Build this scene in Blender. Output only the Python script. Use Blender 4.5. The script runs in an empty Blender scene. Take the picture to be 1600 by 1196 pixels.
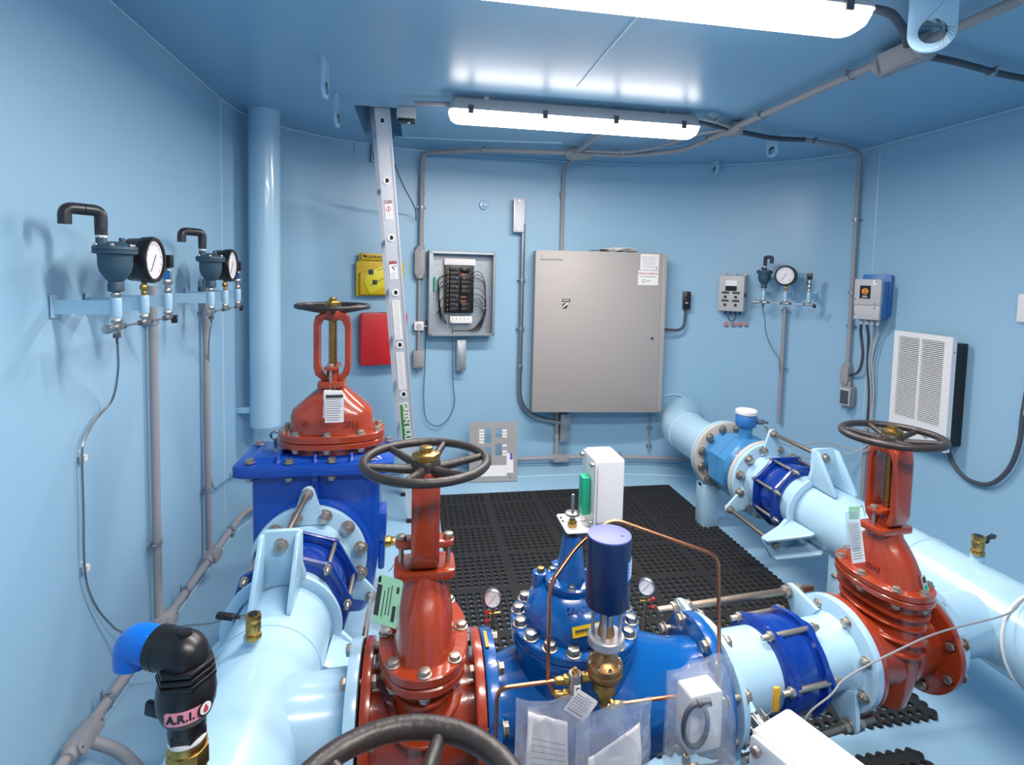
import bpy, bmesh, math, random
from math import sin, cos, pi, radians, hypot, atan2, sqrt
from mathutils import Vector, Matrix
random.seed(7)
C = bpy.context.scene.collection
SC = bpy.context.scene

# ---------------- camera ----------------
FPX, PX0, PY0 = 862.3, 800.0, 481.5
PITCH, YAW, ROLL = .0637, .1724, .0228
CAMZ = 1.5
_fw = Vector((sin(YAW)*cos(PITCH), cos(YAW)*cos(PITCH), -sin(PITCH)))
_r = Vector((cos(YAW), -sin(YAW), 0)); _u = _r.cross(_fw)
RR = _r*cos(ROLL) + _u*sin(ROLL); UU = -_r*sin(ROLL) + _u*cos(ROLL)
cd = bpy.data.cameras.new('camera'); cam = bpy.data.objects.new('camera', cd); C.objects.link(cam)
cd.sensor_fit = 'HORIZONTAL'; cd.sensor_width = 36; cd.lens = 36*FPX/1600
cd.shift_y = -(598-PY0)/1600; cd.clip_start = .02; cd.clip_end = 60
cam.matrix_world = Matrix(((RR.x, UU.x, -_fw.x, 0), (RR.y, UU.y, -_fw.y, 0), (RR.z, UU.z, -_fw.z, CAMZ), (0, 0, 0, 1)))
SC.camera = cam

# ---------------- world, exposure ----------------
w = bpy.data.worlds.new('world'); SC.world = w; w.use_nodes = True
w.node_tree.nodes['Background'].inputs[0].default_value = (.5, .6, .7, 1); w.node_tree.nodes['Background'].inputs[1].default_value = .05
vs = SC.view_settings; vs.view_transform = 'Standard'; vs.look = 'None'; vs.gamma = 1; vs.use_curve_mapping = False
vs.exposure = 0.0
LAMP_WATTS = 35.0; TUBE_EMIT = 13.0

# ---------------- measured geometry of the vault ----------------
HC = 2.36                                   # ceiling height
XL, XR, YS, YA, YF = -1.0, 2.88, 3.1, 1.04, -1.6
XM, XA = (XL+XR)/2, (XR-XL)/2
NEXP = 2.3
def wall_y(x, off=0):
    u = min(1, abs((x-XM)/(XA-off)))
    return YS + (YA-off)*(1-u**NEXP)**(1/NEXP)
def end_curve(n=72, off=0):
    pts = []
    for i in range(n+1):
        t = pi - pi*i/n
        c, s = cos(t), sin(t)
        pts.append(Vector((XM + (XA-off)*math.copysign(abs(c)**(2/NEXP), c), YS + (YA-off)*abs(s)**(2/NEXP), 0)))
    return pts
def ray(px, py): return RR*((px-PX0)/FPX) - UU*((py-PY0)/FPX) + _fw
def at(px, py, x=None, y=None, z=None):     # the point of a measured plane seen at a place of the photograph
    d = ray(px, py)
    t = x/d.x if x is not None else y/d.y if y is not None else (z-CAMZ)/d.z
    return Vector((0, 0, CAMZ)) + d*t
def atwall(px, py, off=0):
    d = ray(px, py); t = .4
    while t < 9:
        p = Vector((0, 0, CAMZ)) + d*t
        u = abs((p.x-XM)/(XA-off))
        if u >= 1 or (p.y > YS and u**NEXP + ((p.y-YS)/(YA-off))**NEXP >= 1): break
        t += .001
    return p
def wallrot(p):                             # z rotation whose local +Y points into the wall
    if p.y <= YS: return pi/2 if p.x < XM else -pi/2
    u = (p.x-XM)/XA; v = (p.y-YS)/YA
    n = Vector((math.copysign(abs(u)**(NEXP-1), u)/XA, max(v, 0)**(NEXP-1)/YA))
    return atan2(n.y, n.x) - pi/2

# ---------------- materials ----------------
def mat(name, col, rough=.4, metal=0, coat=0, bump=0, bscale=60, var=0, vscale=4, spec=.5, col2=None):
    m = bpy.data.materials.new(name); m.use_nodes = True
    nt = m.node_tree; b = nt.nodes['Principled BSDF']
    b.inputs['Base Color'].default_value = (*col, 1); b.inputs['Roughness'].default_value = rough
    b.inputs['Metallic'].default_value = metal; b.inputs['Coat Weight'].default_value = coat
    b.inputs['Coat Roughness'].default_value = .08; b.inputs['Specular IOR Level'].default_value = spec
    tc = nt.nodes.new('ShaderNodeTexCoord')
    if bump:
        n = nt.nodes.new('ShaderNodeTexNoise'); n.inputs['Scale'].default_value = bscale; n.inputs['Detail'].default_value = 2
        bu = nt.nodes.new('ShaderNodeBump'); bu.inputs['Strength'].default_value = bump; bu.inputs['Distance'].default_value = .002
        nt.links.new(tc.outputs['Object'], n.inputs['Vector']); nt.links.new(n.outputs[0], bu.inputs['Height'])
        nt.links.new(bu.outputs[0], b.inputs['Normal'])
        if coat: nt.links.new(bu.outputs[0], b.inputs['Coat Normal'])
    if var or col2:
        n = nt.nodes.new('ShaderNodeTexNoise'); n.inputs['Scale'].default_value = vscale; n.inputs['Detail'].default_value = 3
        nt.links.new(tc.outputs['Object'], n.inputs['Vector'])
        mx = nt.nodes.new('ShaderNodeMix'); mx.data_type = 'RGBA'
        c2 = col2 or tuple(min(1, c*(1-var)) for c in col)
        mx.inputs['A'].default_value = (*col, 1); mx.inputs['B'].default_value = (*c2, 1)
        nt.links.new(n.outputs[0], mx.inputs['Factor']); nt.links.new(mx.outputs['Result'], b.inputs['Base Color'])
    return m
def srgb(r, g, b): return tuple(((c/255)/12.92 if c/255 <= .04045 else ((c/255+.055)/1.055)**2.4) for c in (r, g, b))
M = {}
M['wall'] = mat('wall_paint', srgb(154, 194, 220), .36, bump=.25, bscale=35, var=.05, vscale=1.2)
M['ceil'] = mat('ceiling_paint', srgb(134, 178, 208), .33, spec=1.0, bump=.35, bscale=4, var=.05, vscale=1.2)
M['floor'] = mat('floor_paint', srgb(156, 196, 221), .3, bump=.3, bscale=20, var=.08, vscale=1.5)
M['weld'] = mat('weld_bead_paint', srgb(182, 210, 230), .3)
M['pipe'] = mat('light_blue_pipe_enamel', srgb(170, 206, 228), .26, coat=.4, bump=.08, bscale=25)
M['navy'] = mat('navy_coupling_enamel', srgb(10, 52, 140), .22, coat=.6, bump=.1, bscale=30)
M['gateblue'] = mat('royal_blue_gate_enamel', srgb(14, 70, 168), .28, coat=.4, bump=.15, bscale=40)
M['cvblue'] = mat('cast_blue_enamel', srgb(0, 84, 158), .25, coat=.6, bump=.35, bscale=45)
M['red'] = mat('red_valve_enamel', srgb(158, 56, 26), .25, coat=.6, bump=.3, bscale=40, var=.15, vscale=8)
M['wheel'] = mat('black_cast_wheel_paint', srgb(52, 46, 45), .42, bump=.7, bscale=70, var=.35, vscale=14)
M['blackp'] = mat('black_plastic', srgb(22, 22, 25), .35)
M['pvc'] = mat('grey_conduit_plastic', srgb(160, 157, 160), .5, var=.1, vscale=9)
M['dpvc'] = mat('dark_grey_pipe_plastic', srgb(48, 47, 54), .35)
M['flex'] = mat('dark_flexible_conduit', srgb(70, 76, 86), .5)
M['cable'] = mat('pale_grey_cable', srgb(190, 190, 188), .45); M['gcable'] = mat('grey_cable', srgb(138, 138, 142), .4)
M['teal'] = mat('blue_grey_cast_enamel', srgb(52, 80, 98), .5, bump=.5, bscale=90)
M['steel'] = mat('stainless_steel', srgb(190, 186, 182), .3, metal=1, var=.2, vscale=40)
M['bolt'] = mat('stainless_bolt', srgb(196, 186, 174), .42, metal=.9, var=.3, vscale=60)
M['rod'] = mat('threaded_steel_rod', srgb(165, 150, 135), .42, metal=1, bump=.6, bscale=300)
M['alu'] = mat('brushed_aluminium', srgb(208, 209, 214), .4, metal=.45, bump=.1, bscale=120)
M['galv'] = mat('galvanised_steel', srgb(176, 184, 190), .42, metal=.7, var=.2, vscale=18)
M['emt'] = mat('metal_conduit', srgb(160, 165, 172), .35, metal=.9)
M['brass'] = mat('brass', srgb(205, 165, 95), .3, metal=1, var=.25, vscale=30)
M['bronze'] = mat('bronze', srgb(186, 140, 92), .4, metal=1, bump=.3, bscale=90)
M['copper'] = mat('copper_tube', srgb(216, 138, 98), .25, metal=1, var=.15, vscale=20)
M['cab'] = mat('warm_grey_cabinet_paint', srgb(170, 163, 160), .45, bump=.1, bscale=120)
M['lgrey'] = mat('light_grey_enclosure', srgb(186, 184, 186), .5)
M['plate'] = mat('grey_cover_plate_paint', srgb(158, 156, 156), .45)
M['white'] = mat('white_paint', srgb(232, 230, 230), .4)
M['paper'] = mat('white_paper', srgb(236, 232, 230), .7)
M['ink'] = mat('dark_print', srgb(58, 58, 62), .7)
M['grink'] = mat('grey_print', srgb(150, 148, 150), .7)
M['redink'] = mat('red_print', srgb(190, 60, 80), .7)
M['purple'] = mat('purple_print', srgb(104, 88, 190), .6)
M['gtag'] = mat('pale_green_tag_paper', srgb(160, 216, 178), .6)
M['yellow'] = mat('yellow_plastic', srgb(214, 178, 10), .45, var=.1)
M['yellow2'] = mat('pale_yellow_tag', srgb(222, 208, 40), .5)
M['orange'] = mat('orange_lever', srgb(232, 165, 30), .4)
M['redbox'] = mat('red_plastic', srgb(205, 32, 38), .4)
M['green'] = mat('green_terminal', srgb(30, 175, 130), .4)
M['dgreen'] = mat('green_label', srgb(58, 120, 50), .5)
M['ablue'] = mat('bright_blue_plastic', srgb(0, 105, 205), .3)
M['mblue'] = mat('meter_blue_enamel', srgb(62, 132, 186), .3, coat=.3)
M['motor'] = mat('dark_blue_motor_paint', srgb(8, 36, 80), .35, bump=.15, bscale=200)
M['motortop'] = mat('lavender_cap_paint', srgb(92, 100, 172), .4)
M['sensor'] = mat('blue_housing', srgb(48, 116, 182), .4)
M['rubber'] = mat('black_rubber', srgb(27, 26, 27), .65, bump=.3, bscale=80)
M['pink'] = mat('pink_label', srgb(238, 150, 168), .4)
M['ltlabel'] = mat('blue_nameplate', srgb(60, 130, 215), .35)
M['dial'] = mat('gauge_dial', srgb(232, 226, 230), .4)
M['grey'] = mat('machined_grey_metal', srgb(178, 180, 186), .4, metal=.5)
M['flgrey'] = mat('meter_flange_grey', srgb(196, 190, 184), .4)
M['breaker'] = mat('black_breaker', srgb(24, 22, 24), .4)
M['screen'] = mat('dark_display', srgb(26, 26, 28), .15)
M['glow'] = mat('orange_display_symbol', srgb(240, 150, 30), .4)
M['gland'] = mat('salmon_gland', srgb(190, 130, 130), .5)
def emis(name, col, s):
    m = mat(name, (.9, .9, .9), .4); b = m.node_tree.nodes['Principled BSDF']
    b.inputs['Emission Color'].default_value = (*col, 1); b.inputs['Emission Strength'].default_value = s; return m
M['diffuser'] = emis('lit_lamp_diffuser', (1, .94, .89), TUBE_EMIT)
def plastic_film():
    m = bpy.data.materials.new('clear_plastic_film'); m.use_nodes = True; nt = m.node_tree
    out = nt.nodes['Material Output']; nt.nodes.remove(nt.nodes['Principled BSDF'])
    t = nt.nodes.new('ShaderNodeBsdfTransparent'); t.inputs[0].default_value = (.96, .97, .98, 1)
    g = nt.nodes.new('ShaderNodeBsdfGlossy'); g.inputs['Roughness'].default_value = .14; g.inputs[0].default_value = (1, 1, 1, 1)
    d = nt.nodes.new('ShaderNodeBsdfDiffuse'); d.inputs[0].default_value = (.85, .87, .9, 1)
    a = nt.nodes.new('ShaderNodeMixShader'); a.inputs[0].default_value = .17
    e = nt.nodes.new('ShaderNodeMixShader'); e.inputs[0].default_value = .16
    n = nt.nodes.new('ShaderNodeTexNoise'); n.inputs['Scale'].default_value = 26; n.inputs['Detail'].default_value = 1
    tc = nt.nodes.new('ShaderNodeTexCoord')
    bu = nt.nodes.new('ShaderNodeBump'); bu.inputs['Strength'].default_value = .5; bu.inputs['Distance'].default_value = .01
    L = nt.links.new
    L(tc.outputs['Object'], n.inputs['Vector']); L(n.outputs[0], bu.inputs['Height']); L(bu.outputs[0], g.inputs['Normal'])
    L(t.outputs[0], a.inputs[1]); L(d.outputs[0], a.inputs[2])
    L(a.outputs[0], e.inputs[1]); L(g.outputs[0], e.inputs[2]); L(e.outputs[0], out.inputs[0])
    return m
M['film'] = plastic_film()

# ---------------- mesh builder ----------------
def V(*a): return Vector(a)
def frame(axis, up=None):
    z = Vector(axis).normalized()
    a = Vector(up) if up else (V(0, 0, 1) if abs(z.z) < .95 else V(0, 1, 0))
    x = a.cross(z)
    if x.length < 1e-6: x = V(1, 0, 0).cross(z)
    x.normalize(); return x, z.cross(x), z
class MB:
    def __init__(s): s.v = []; s.f = []
    def ring(s, pts): i = len(s.v); s.v += [Vector(p) for p in pts]; return list(range(i, i+len(pts)))
    def bridge(s, a, b, close=True):
        n = len(a)
        for i in range(n if close else n-1):
            j = (i+1) % n; s.f.append((a[i], a[j], b[j], b[i]))
    def loft(s, rings, cap0=True, cap1=True, closed=False):
        R = [s.ring(r) for r in rings]
        for a, b in zip(R, R[1:]): s.bridge(a, b)
        if closed: s.bridge(R[-1], R[0])
        else:
            if cap0: s.f.append(tuple(reversed(R[0])))
            if cap1: s.f.append(tuple(R[-1]))
        return s
    def box(s, lo, hi):
        x0, y0, z0 = lo; x1, y1, z1 = hi
        return s.loft([[(x0, y0, z0), (x1, y0, z0), (x1, y1, z0), (x0, y1, z0)], [(x0, y0, z1), (x1, y0, z1), (x1, y1, z1), (x0, y1, z1)]])
    def bar(s, p0, p1, w, h, up=(0, 0, 1)):
        p0, p1 = Vector(p0), Vector(p1); x, y, z = frame(p1-p0, up)
        return s.loft([[p+x*a*w/2+y*b*h/2 for a, b in ((-1, -1), (1, -1), (1, 1), (-1, 1))] for p in (p0, p1)])
    def cyl(s, p0, p1, r, r1=None, n=24):
        p0, p1 = Vector(p0), Vector(p1); r1 = r if r1 is None else r1; x, y, z = frame(p1-p0)
        return s.loft([[p+(x*cos(2*pi*i/n)+y*sin(2*pi*i/n))*q for i in range(n)] for p, q in ((p0, r), (p1, r1))])
    def lathe(s, prof, o=(0, 0, 0), axis=(0, 0, 1), n=32, caps=True):
        o = Vector(o); x, y, z = frame(axis)
        return s.loft([[o+z*h+(x*cos(2*pi*i/n)+y*sin(2*pi*i/n))*max(r, 1e-5) for i in range(n)] for r, h in prof], caps, caps)
    def shell(s, prof, o=(0, 0, 0), axis=(0, 0, 1), n=32):   # closed profile (ring shaped solid)
        o = Vector(o); x, y, z = frame(axis)
        return s.loft([[o+z*h+(x*cos(2*pi*i/n)+y*sin(2*pi*i/n))*r for i in range(n)] for r, h in prof], closed=True)
    def torus(s, c, axis, R, r, n=48, m=12):
        return s.shell([(R+r*cos(2*pi*j/m), r*sin(2*pi*j/m)) for j in range(m)], c, axis, n)
    def tube(s, pts, r, n=12, caps=True):
        pts = [Vector(p) for p in pts]; rings = []; x, y, z = frame(pts[1]-pts[0])
        for i, p in enumerate(pts):
            t = (pts[min(i+1, len(pts)-1)]-pts[max(i-1, 0)]).normalized()
            x = (x-t*x.dot(t)).normalized(); y = t.cross(x)
            q = r[i] if isinstance(r, (list, tuple)) else r
            rings.append([p+(x*cos(2*pi*k/n)+y*sin(2*pi*k/n))*q for k in range(n)])
        return s.loft(rings, caps, caps)
    def prism(s, pts, o, ux, uy, d):
        o, ux, uy, d = map(Vector, (o, ux, uy, d))
        a = [o+ux*p[0]+uy*p[1] for p in pts]
        return s.loft([a, [p+d for p in a]])
    def hex(s, c, axis, af, h, n=6):
        return s.cyl(c, Vector(c)+Vector(axis).normalized()*h, af/2/cos(pi/n), n=n)
    def ball(s, c, r, n=20, sz=None):
        sz = sz or (1, 1, 1); c = Vector(c)
        return s.loft([[c+V(sz[0]*r*sin(pi*j/(n//2))*cos(2*pi*i/n), sz[1]*r*sin(pi*j/(n//2))*sin(2*pi*i/n), -sz[2]*r*cos(pi*j/(n//2))) for i in range(n)] for j in [.04]+list(range(1, n//2))+[n//2-.04]])
    def plane(s, pts): s.f.append(tuple(s.ring(pts))); return s
    def xf(s, m): s.v = [m @ p for p in s.v]; return s
    def mesh(s, name, bevel=0, ang=38, seg=2):
        me = bpy.data.meshes.new(name); me.from_pydata([tuple(p) for p in s.v], [], s.f)
        bm = bmesh.new(); bm.from_mesh(me)
        bmesh.ops.recalc_face_normals(bm, faces=bm.faces)
        if bevel:
            es = [e for e in bm.edges if len(e.link_faces) == 2 and e.calc_face_angle(0) > radians(50)]
            bmesh.ops.bevel(bm, geom=es, offset=bevel, segments=seg, profile=.5, affect='EDGES', clamp_overlap=True)
        for f in bm.faces: f.smooth = True
        bm.to_mesh(me); bm.free()
        me.set_sharp_from_angle(angle=radians(ang))
        return me
def oval(a, b, n=40, e=2.0, z=0, c=(0, 0)):
    return [V(c[0]+a*math.copysign(abs(cos(2*pi*i/n))**(2/e), cos(2*pi*i/n)), c[1]+b*math.copysign(abs(sin(2*pi*i/n))**(2/e), sin(2*pi*i/n)), z) for i in range(n)]
def rrect(w, h, r, n=5):
    out = []
    for cx, cy, a0 in ((w/2-r, h/2-r, 0), (-w/2+r, h/2-r, pi/2), (-w/2+r, -h/2+r, pi), (w/2-r, -h/2+r, 1.5*pi)):
        out += [(cx+r*cos(a0+pi/2*i/n), cy+r*sin(a0+pi/2*i/n)) for i in range(n+1)]
    return out
def fillet(pts, r=.05, n=7):
    pts = [Vector(p) for p in pts]; out = [pts[0]]
    for a, b, c in zip(pts, pts[1:], pts[2:]):
        u, v = (a-b), (c-b); q = min(r, u.length*.48, v.length*.48); p0 = b+u.normalized()*q; p1 = b+v.normalized()*q
        out += [p0*(1-t)**2+b*2*t*(1-t)+p1*t*t for t in [i/n for i in range(n+1)]]
    return out+[pts[-1]]
def smooth(pts, n=8):
    pts = [Vector(p) for p in pts]; P = [pts[0]*2-pts[1]]+pts+[pts[-1]*2-pts[-2]]; out = []
    for i in range(1, len(P)-2):
        a, b, c, d = P[i-1:i+3]
        for k in range(n):
            t = k/n; out.append(.5*((2*b)+(c-a)*t+(2*a-5*b+4*c-d)*t*t+(3*b-a-3*c+d)*t**3))
    return out+[pts[-1]]

# ---------------- objects ----------------
MW = {}
def props(o, label=None, cat=None, group=None, kind=None):
    if label: o['label'] = label
    if cat: o['category'] = cat
    if group: o['group'] = group
    if kind: o['kind'] = kind
def thing(name, loc, label, cat, group=None, rz=0, rot=None):
    o = bpy.data.objects.new(name, None); C.objects.link(o); o.empty_display_size = .05
    o.location = loc; o.rotation_euler = rot or (0, 0, rz)
    from mathutils import Euler
    MW[o.name] = Matrix.Translation(Vector(loc)) @ Euler(o.rotation_euler).to_matrix().to_4x4()
    props(o, label, cat, group); return o
def part(name, mb, m, parent, world=False, bevel=0, ang=38, label=None, kind=None):
    if world: mb.xf(MW[parent.name].inverted())
    me = mb.mesh(name, bevel, ang); me.materials.append(M[m])
    o = bpy.data.objects.new(name, me); C.objects.link(o); o.parent = parent; MW[o.name] = MW[parent.name]
    props(o, label, kind=kind); return o
def solo(name, mb, m, label, cat, group=None, bevel=0, ang=38, kind=None):
    lo = [min(p[i] for p in mb.v) for i in range(3)]; hi = [max(p[i] for p in mb.v) for i in range(3)]
    o0 = V((lo[0]+hi[0])/2, (lo[1]+hi[1])/2, lo[2]); mb.xf(Matrix.Translation(-o0))
    me = mb.mesh(name, bevel, ang); me.materials.append(M[m])
    o = bpy.data.objects.new(name, me); C.objects.link(o); o.location = o0; MW[o.name] = Matrix.Translation(o0)
    props(o, label, cat, group, kind); return o
def struct(name, mb, m, bevel=0): return solo(name, mb, m, None, None, None, bevel, kind='structure')
def inst(name, me, parent, loc, axis=(0, 0, 1), spin=0, world=False, scale=1):
    o = bpy.data.objects.new(name, me); C.objects.link(o); o.parent = parent
    x, y, z = frame(axis); loc = Vector(loc)
    R = Matrix((x, y, z)).transposed().to_4x4() @ Matrix.Rotation(spin, 4, 'Z') @ Matrix.Scale(scale, 4)
    m = Matrix.Translation(loc) @ R
    if world: m = MW[parent.name].inverted() @ m
    o.matrix_local = m; MW[o.name] = MW[parent.name] @ m; return o
def shared(name, mb, m, bevel=0):
    me = mb.mesh(name, bevel); me.materials.append(M[m]); return me
def kids(o): return [c for c in C.objects if c.parent == o]
def dup(o, parent=None):
    c = o.copy(); C.objects.link(c); c.parent = parent
    for ch in kids(o): dup(ch, c)
    return c
FONT = {}
def text(s, size, parent, m, name='lettering', mtx=None, depth=.0006, align='CENTER', world=False, bold=0):
    cu = bpy.data.curves.new(name, 'FONT'); cu.body = s; cu.size = size; cu.offset = size*bold; cu.extrude = depth/2
    cu.align_x = align; cu.align_y = 'CENTER'; cu.resolution_u = 2
    t = bpy.data.objects.new(name+'_curve', cu); C.objects.link(t)
    me = bpy.data.meshes.new_from_object(t.evaluated_get(bpy.context.evaluated_depsgraph_get()))
    bpy.data.objects.remove(t); bpy.data.curves.remove(cu)
    me.name = name
    mm = mtx or Matrix()
    if world: mm = MW[parent.name].inverted() @ mm
    me.transform(mm); me.materials.clear(); me.materials.append(M[m])
    o = bpy.data.objects.new(name, me); C.objects.link(o); o.parent = parent; MW[o.name] = MW[parent.name]; return o
def basis(o, x, y):                     # matrix with local X along x, local Y along y
    x = Vector(x).normalized(); y = Vector(y); y = (y-x*y.dot(x)).normalized(); z = x.cross(y)
    m = Matrix((x, y, z)).transposed().to_4x4(); m.translation = Vector(o); return m
WALLFACE = lambda x, y, z: basis((x, y, z), (1, 0, 0), (0, 0, 1))   # text facing local -Y

# ---------------- room ----------------
def build_room():
    T = .06
    ec = end_curve()
    b = MB(); b.box((XL-.1, YF-.1, -T), (XR+.1, YS+YA+.15, 0)); struct('floor', b, 'floor')
    # ceiling with the access hatch opening
    hx0, hx1, hy0, hy1 = -.335, -.10, 3.06, 3.74
    b = MB()
    X0, X1, Y0, Y1 = XL-.1, XR+.1, YF-.1, YS+YA+.15
    for lo, hi in (((X0, Y0), (X1, hy0)), ((X0, hy1), (X1, Y1)), ((X0, hy0), (hx0, hy1)), ((hx1, hy0), (X1, hy1))):
        b.box((lo[0], lo[1], HC), (hi[0], hi[1], HC+T))
    struct('ceiling', b, 'ceil')
    b = MB()
    for lo, hi in (((hx0-.03, hy0-.03), (hx1+.03, hy0)), ((hx0-.03, hy1), (hx1+.03, hy1+.03)), ((hx0-.03, hy0), (hx0, hy1)), ((hx1, hy0), (hx1+.03, hy1))):
        b.box((lo[0], lo[1], HC+T), (hi[0], hi[1], HC+.75))
    b.box((hx0-.05, hy0-.05, HC+.75), (hx1+.05, hy1+.05, HC+.78)); struct('trim_1', b, 'wall')
    b = MB().box((XL-.06, YF, 0), (XL, YS, HC)); struct('wall_left', b, 'wall')
    b = MB().box((XR, YF, 0), (XR+.06, YS, HC)); struct('wall_right', b, 'wall')
    b = MB().box((XL-.06, YF-.06, 0), (XR+.06, YF, HC)); struct('wall_front', b, 'wall')
    eo = end_curve(off=-.06)
    b = MB(); rings = []
    for p, q in zip(ec, eo): rings.append([(p.x, p.y, 0), (q.x, q.y, 0), (q.x, q.y, HC), (p.x, p.y, HC)])
    b.loft(rings); struct('wall_back', b, 'wall')
    # weld beads
    def bead(pts, r, n): struct(n, MB().tube(pts, r, 6), 'weld')
    bead([(XL+.001, YS, 0), (XL+.001, YS, HC)], .0035, 'trim_2')
    bead([(XR-.001, YS, 0), (XR-.001, YS, HC)], .0035, 'trim_3')
    bead([(.71, YF, HC-.001), (.715, 2.5, HC-.001)], .004, 'trim_4')
    bead([(-.15, 3.70, HC-.001), (.3, 3.67, HC-.001), (.93, 3.58, HC-.001)], .005, 'trim_5')
    fl = [p+V(0, 0, .001) for p in end_curve(48, .23)]
    bead([p for p in fl if p.y > YS+.2], .004, 'trim_6')
    bead([(p.x, p.y, HC-.004) for p in end_curve(60, .004)], .006, 'trim_7')
    bead([(p.x, p.y, .004) for p in end_curve(60, .004)], .006, 'trim_8')
    bead([(XL+.004, YF, HC-.004), (XL+.004, YS, HC-.004)], .005, 'trim_9')
    bead([(XL+.004, YF, .004), (XL+.004, YS, .004)], .005, 'trim_10')
    bead([(XR-.004, YF, HC-.004), (XR-.004, YS, HC-.004)], .005, 'trim_11')
build_room()

# ---------------- light fixtures ----------------
def light(x0, x1, y, label):
    z = HC-.012; cx = (x0+x1)/2; L = x1-x0
    t = thing('light_fixture', (cx, y, z), label, 'light', 'vapour tight ceiling lights')
    def rr(w, d, zz, r=.03): return [V(p[0], p[1], zz) for p in rrect(w, d, min(r, d/2-.002))]
    b = MB().loft([rr(L-.03, .075, -.004), rr(L-.01, .11, -.03), rr(L, .128, -.055), rr(L, .128, -.062)]); part('housing', b, 'lgrey', t)
    b = MB().loft([rr(L-.008, .118, -.0625), rr(L-.01, .116, -.075), rr(L-.03, .10, -.10), rr(L-.06, .078, -.112)]); part('diffuser', b, 'diffuser', t)
    clip = shared('latch', MB().box((-.013, -.009, -.028), (.013, 0, .012)), 'flex', .002)
    for s in (-1, 1):
        for k in (-.42, -.14, .14, .42):
            o = bpy.data.objects.new('latch', clip); C.objects.link(o); o.parent = t; o.location = (k*L, s*.064 if s < 0 else .072, -.055)
    for k in (-.36, .36): part('mounting_bracket', MB().box((k*L-.012, -.03, -.006), (k*L+.012, .03, .012)), 'steel', t)
    ld = bpy.data.lights.new('lamp', 'AREA'); ld.shape = 'RECTANGLE'; ld.size = L-.1; ld.size_y = .1; ld.energy = LAMP_WATTS; ld.color = (1, .915, .84)
    lo = bpy.data.objects.new('lamp', ld); C.objects.link(lo); lo.parent = t; lo.location = (0, 0, -.117)
    return t
light(.145, 1.46, 2.785, 'lit white ceiling light nearest the back wall, fully in view')
light(0.0, 1.305, 1.50, 'lit white ceiling light cut off by the top edge of the photo')
light(0.0, 1.335, 0.2, 'white ceiling light straight above the viewer, outside the photo')

# ---------------- shared bolt shapes ----------------
def bolt_mb(af=.026, grip=.05, proj=.018):      # head at +z side, nut and stud end at -z side, centred on the joint
    b = MB(); b.cyl((0, 0, -grip/2-proj), (0, 0, grip/2+.002), af*.31, n=12)
    b.cyl((0, 0, grip/2), (0, 0, grip/2+.003), af*.72, n=20); b.hex((0, 0, grip/2+.003), (0, 0, 1), af, af*.42)
    b.cyl((0, 0, -grip/2), (0, 0, -grip/2-.003), af*.72, n=20); b.hex((0, 0, -grip/2-.003), (0, 0, -1), af, af*.5)
    return b
def nut_mb(af=.026, stud=.016):                 # washer, nut and stud end on a face, pointing to +z
    b = MB(); b.cyl((0, 0, 0), (0, 0, .003), af*.78, n=20); b.hex((0, 0, .003), (0, 0, 1), af, af*.5)
    b.cyl((0, 0, .003+af*.5), (0, 0, .003+af*.5+stud), af*.3, n=12); return b
def head_mb(af=.026):
    b = MB(); b.cyl((0, 0, 0), (0, 0, .003), af*.75, n=20); b.hex((0, 0, .003), (0, 0, 1), af, af*.5); return b
ME = {}
ME['bolt'] = shared('flange_bolt', bolt_mb(), 'bolt', .0012)
ME['nut'] = shared('stud_nut', nut_mb(), 'bolt', .0012)
ME['head'] = shared('cap_screw', head_mb(), 'steel', .0012)
def bolts(parent, c, axis, R, n, phase=0, me='bolt', name='flange_bolt', up=(0, 0, 1), skip=(), scale=1):
    c = Vector(c); a = Vector(axis).normalized(); u = Vector(up); v = a.cross(u)
    for k in range(n):
        if k in skip: continue
        t = phase+2*pi*k/n
        inst(name, ME[me], parent, c+(u*cos(t)+v*sin(t))*R, a, t, scale=scale)

# ---------------- handwheel ----------------
def wheel_parts(t, z, R=.153, r=.0095, spokes=6, rot=.17):
    w = MB().torus((0, 0, z), (0, 0, 1), R-r, r, 64, 14)
    w.lathe([(.024, z-.034), (.033, z-.03), (.035, z-.004), (.030, z+.004), (.018, z+.005)], n=28)
    for k in range(spokes):
        a = rot+2*pi*k/spokes; c, s = cos(a), sin(a)
        pts = [(.02*c, .02*s, z-.016), (.05*c, .05*s, z-.015), (.09*c, .09*s, z-.009), ((R-r)*c, (R-r)*s, z-.001)]
        w.tube(smooth(pts, 5), [.0125-.0045*i/15 for i in range(16)], 10)
    wo = part('handwheel', w, 'wheel', t)
    n = MB().hex((0, 0, z+.004), (0, 0, 1), .058, .015).cyl((0, 0, z+.019), (0, 0, z+.022), .026, .019, n=20).cyl((0, 0, z+.021), (0, 0, z+.034), .015, n=16)
    part('stem_nut', n, 'brass', wo, bevel=.0015); return wo

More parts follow.
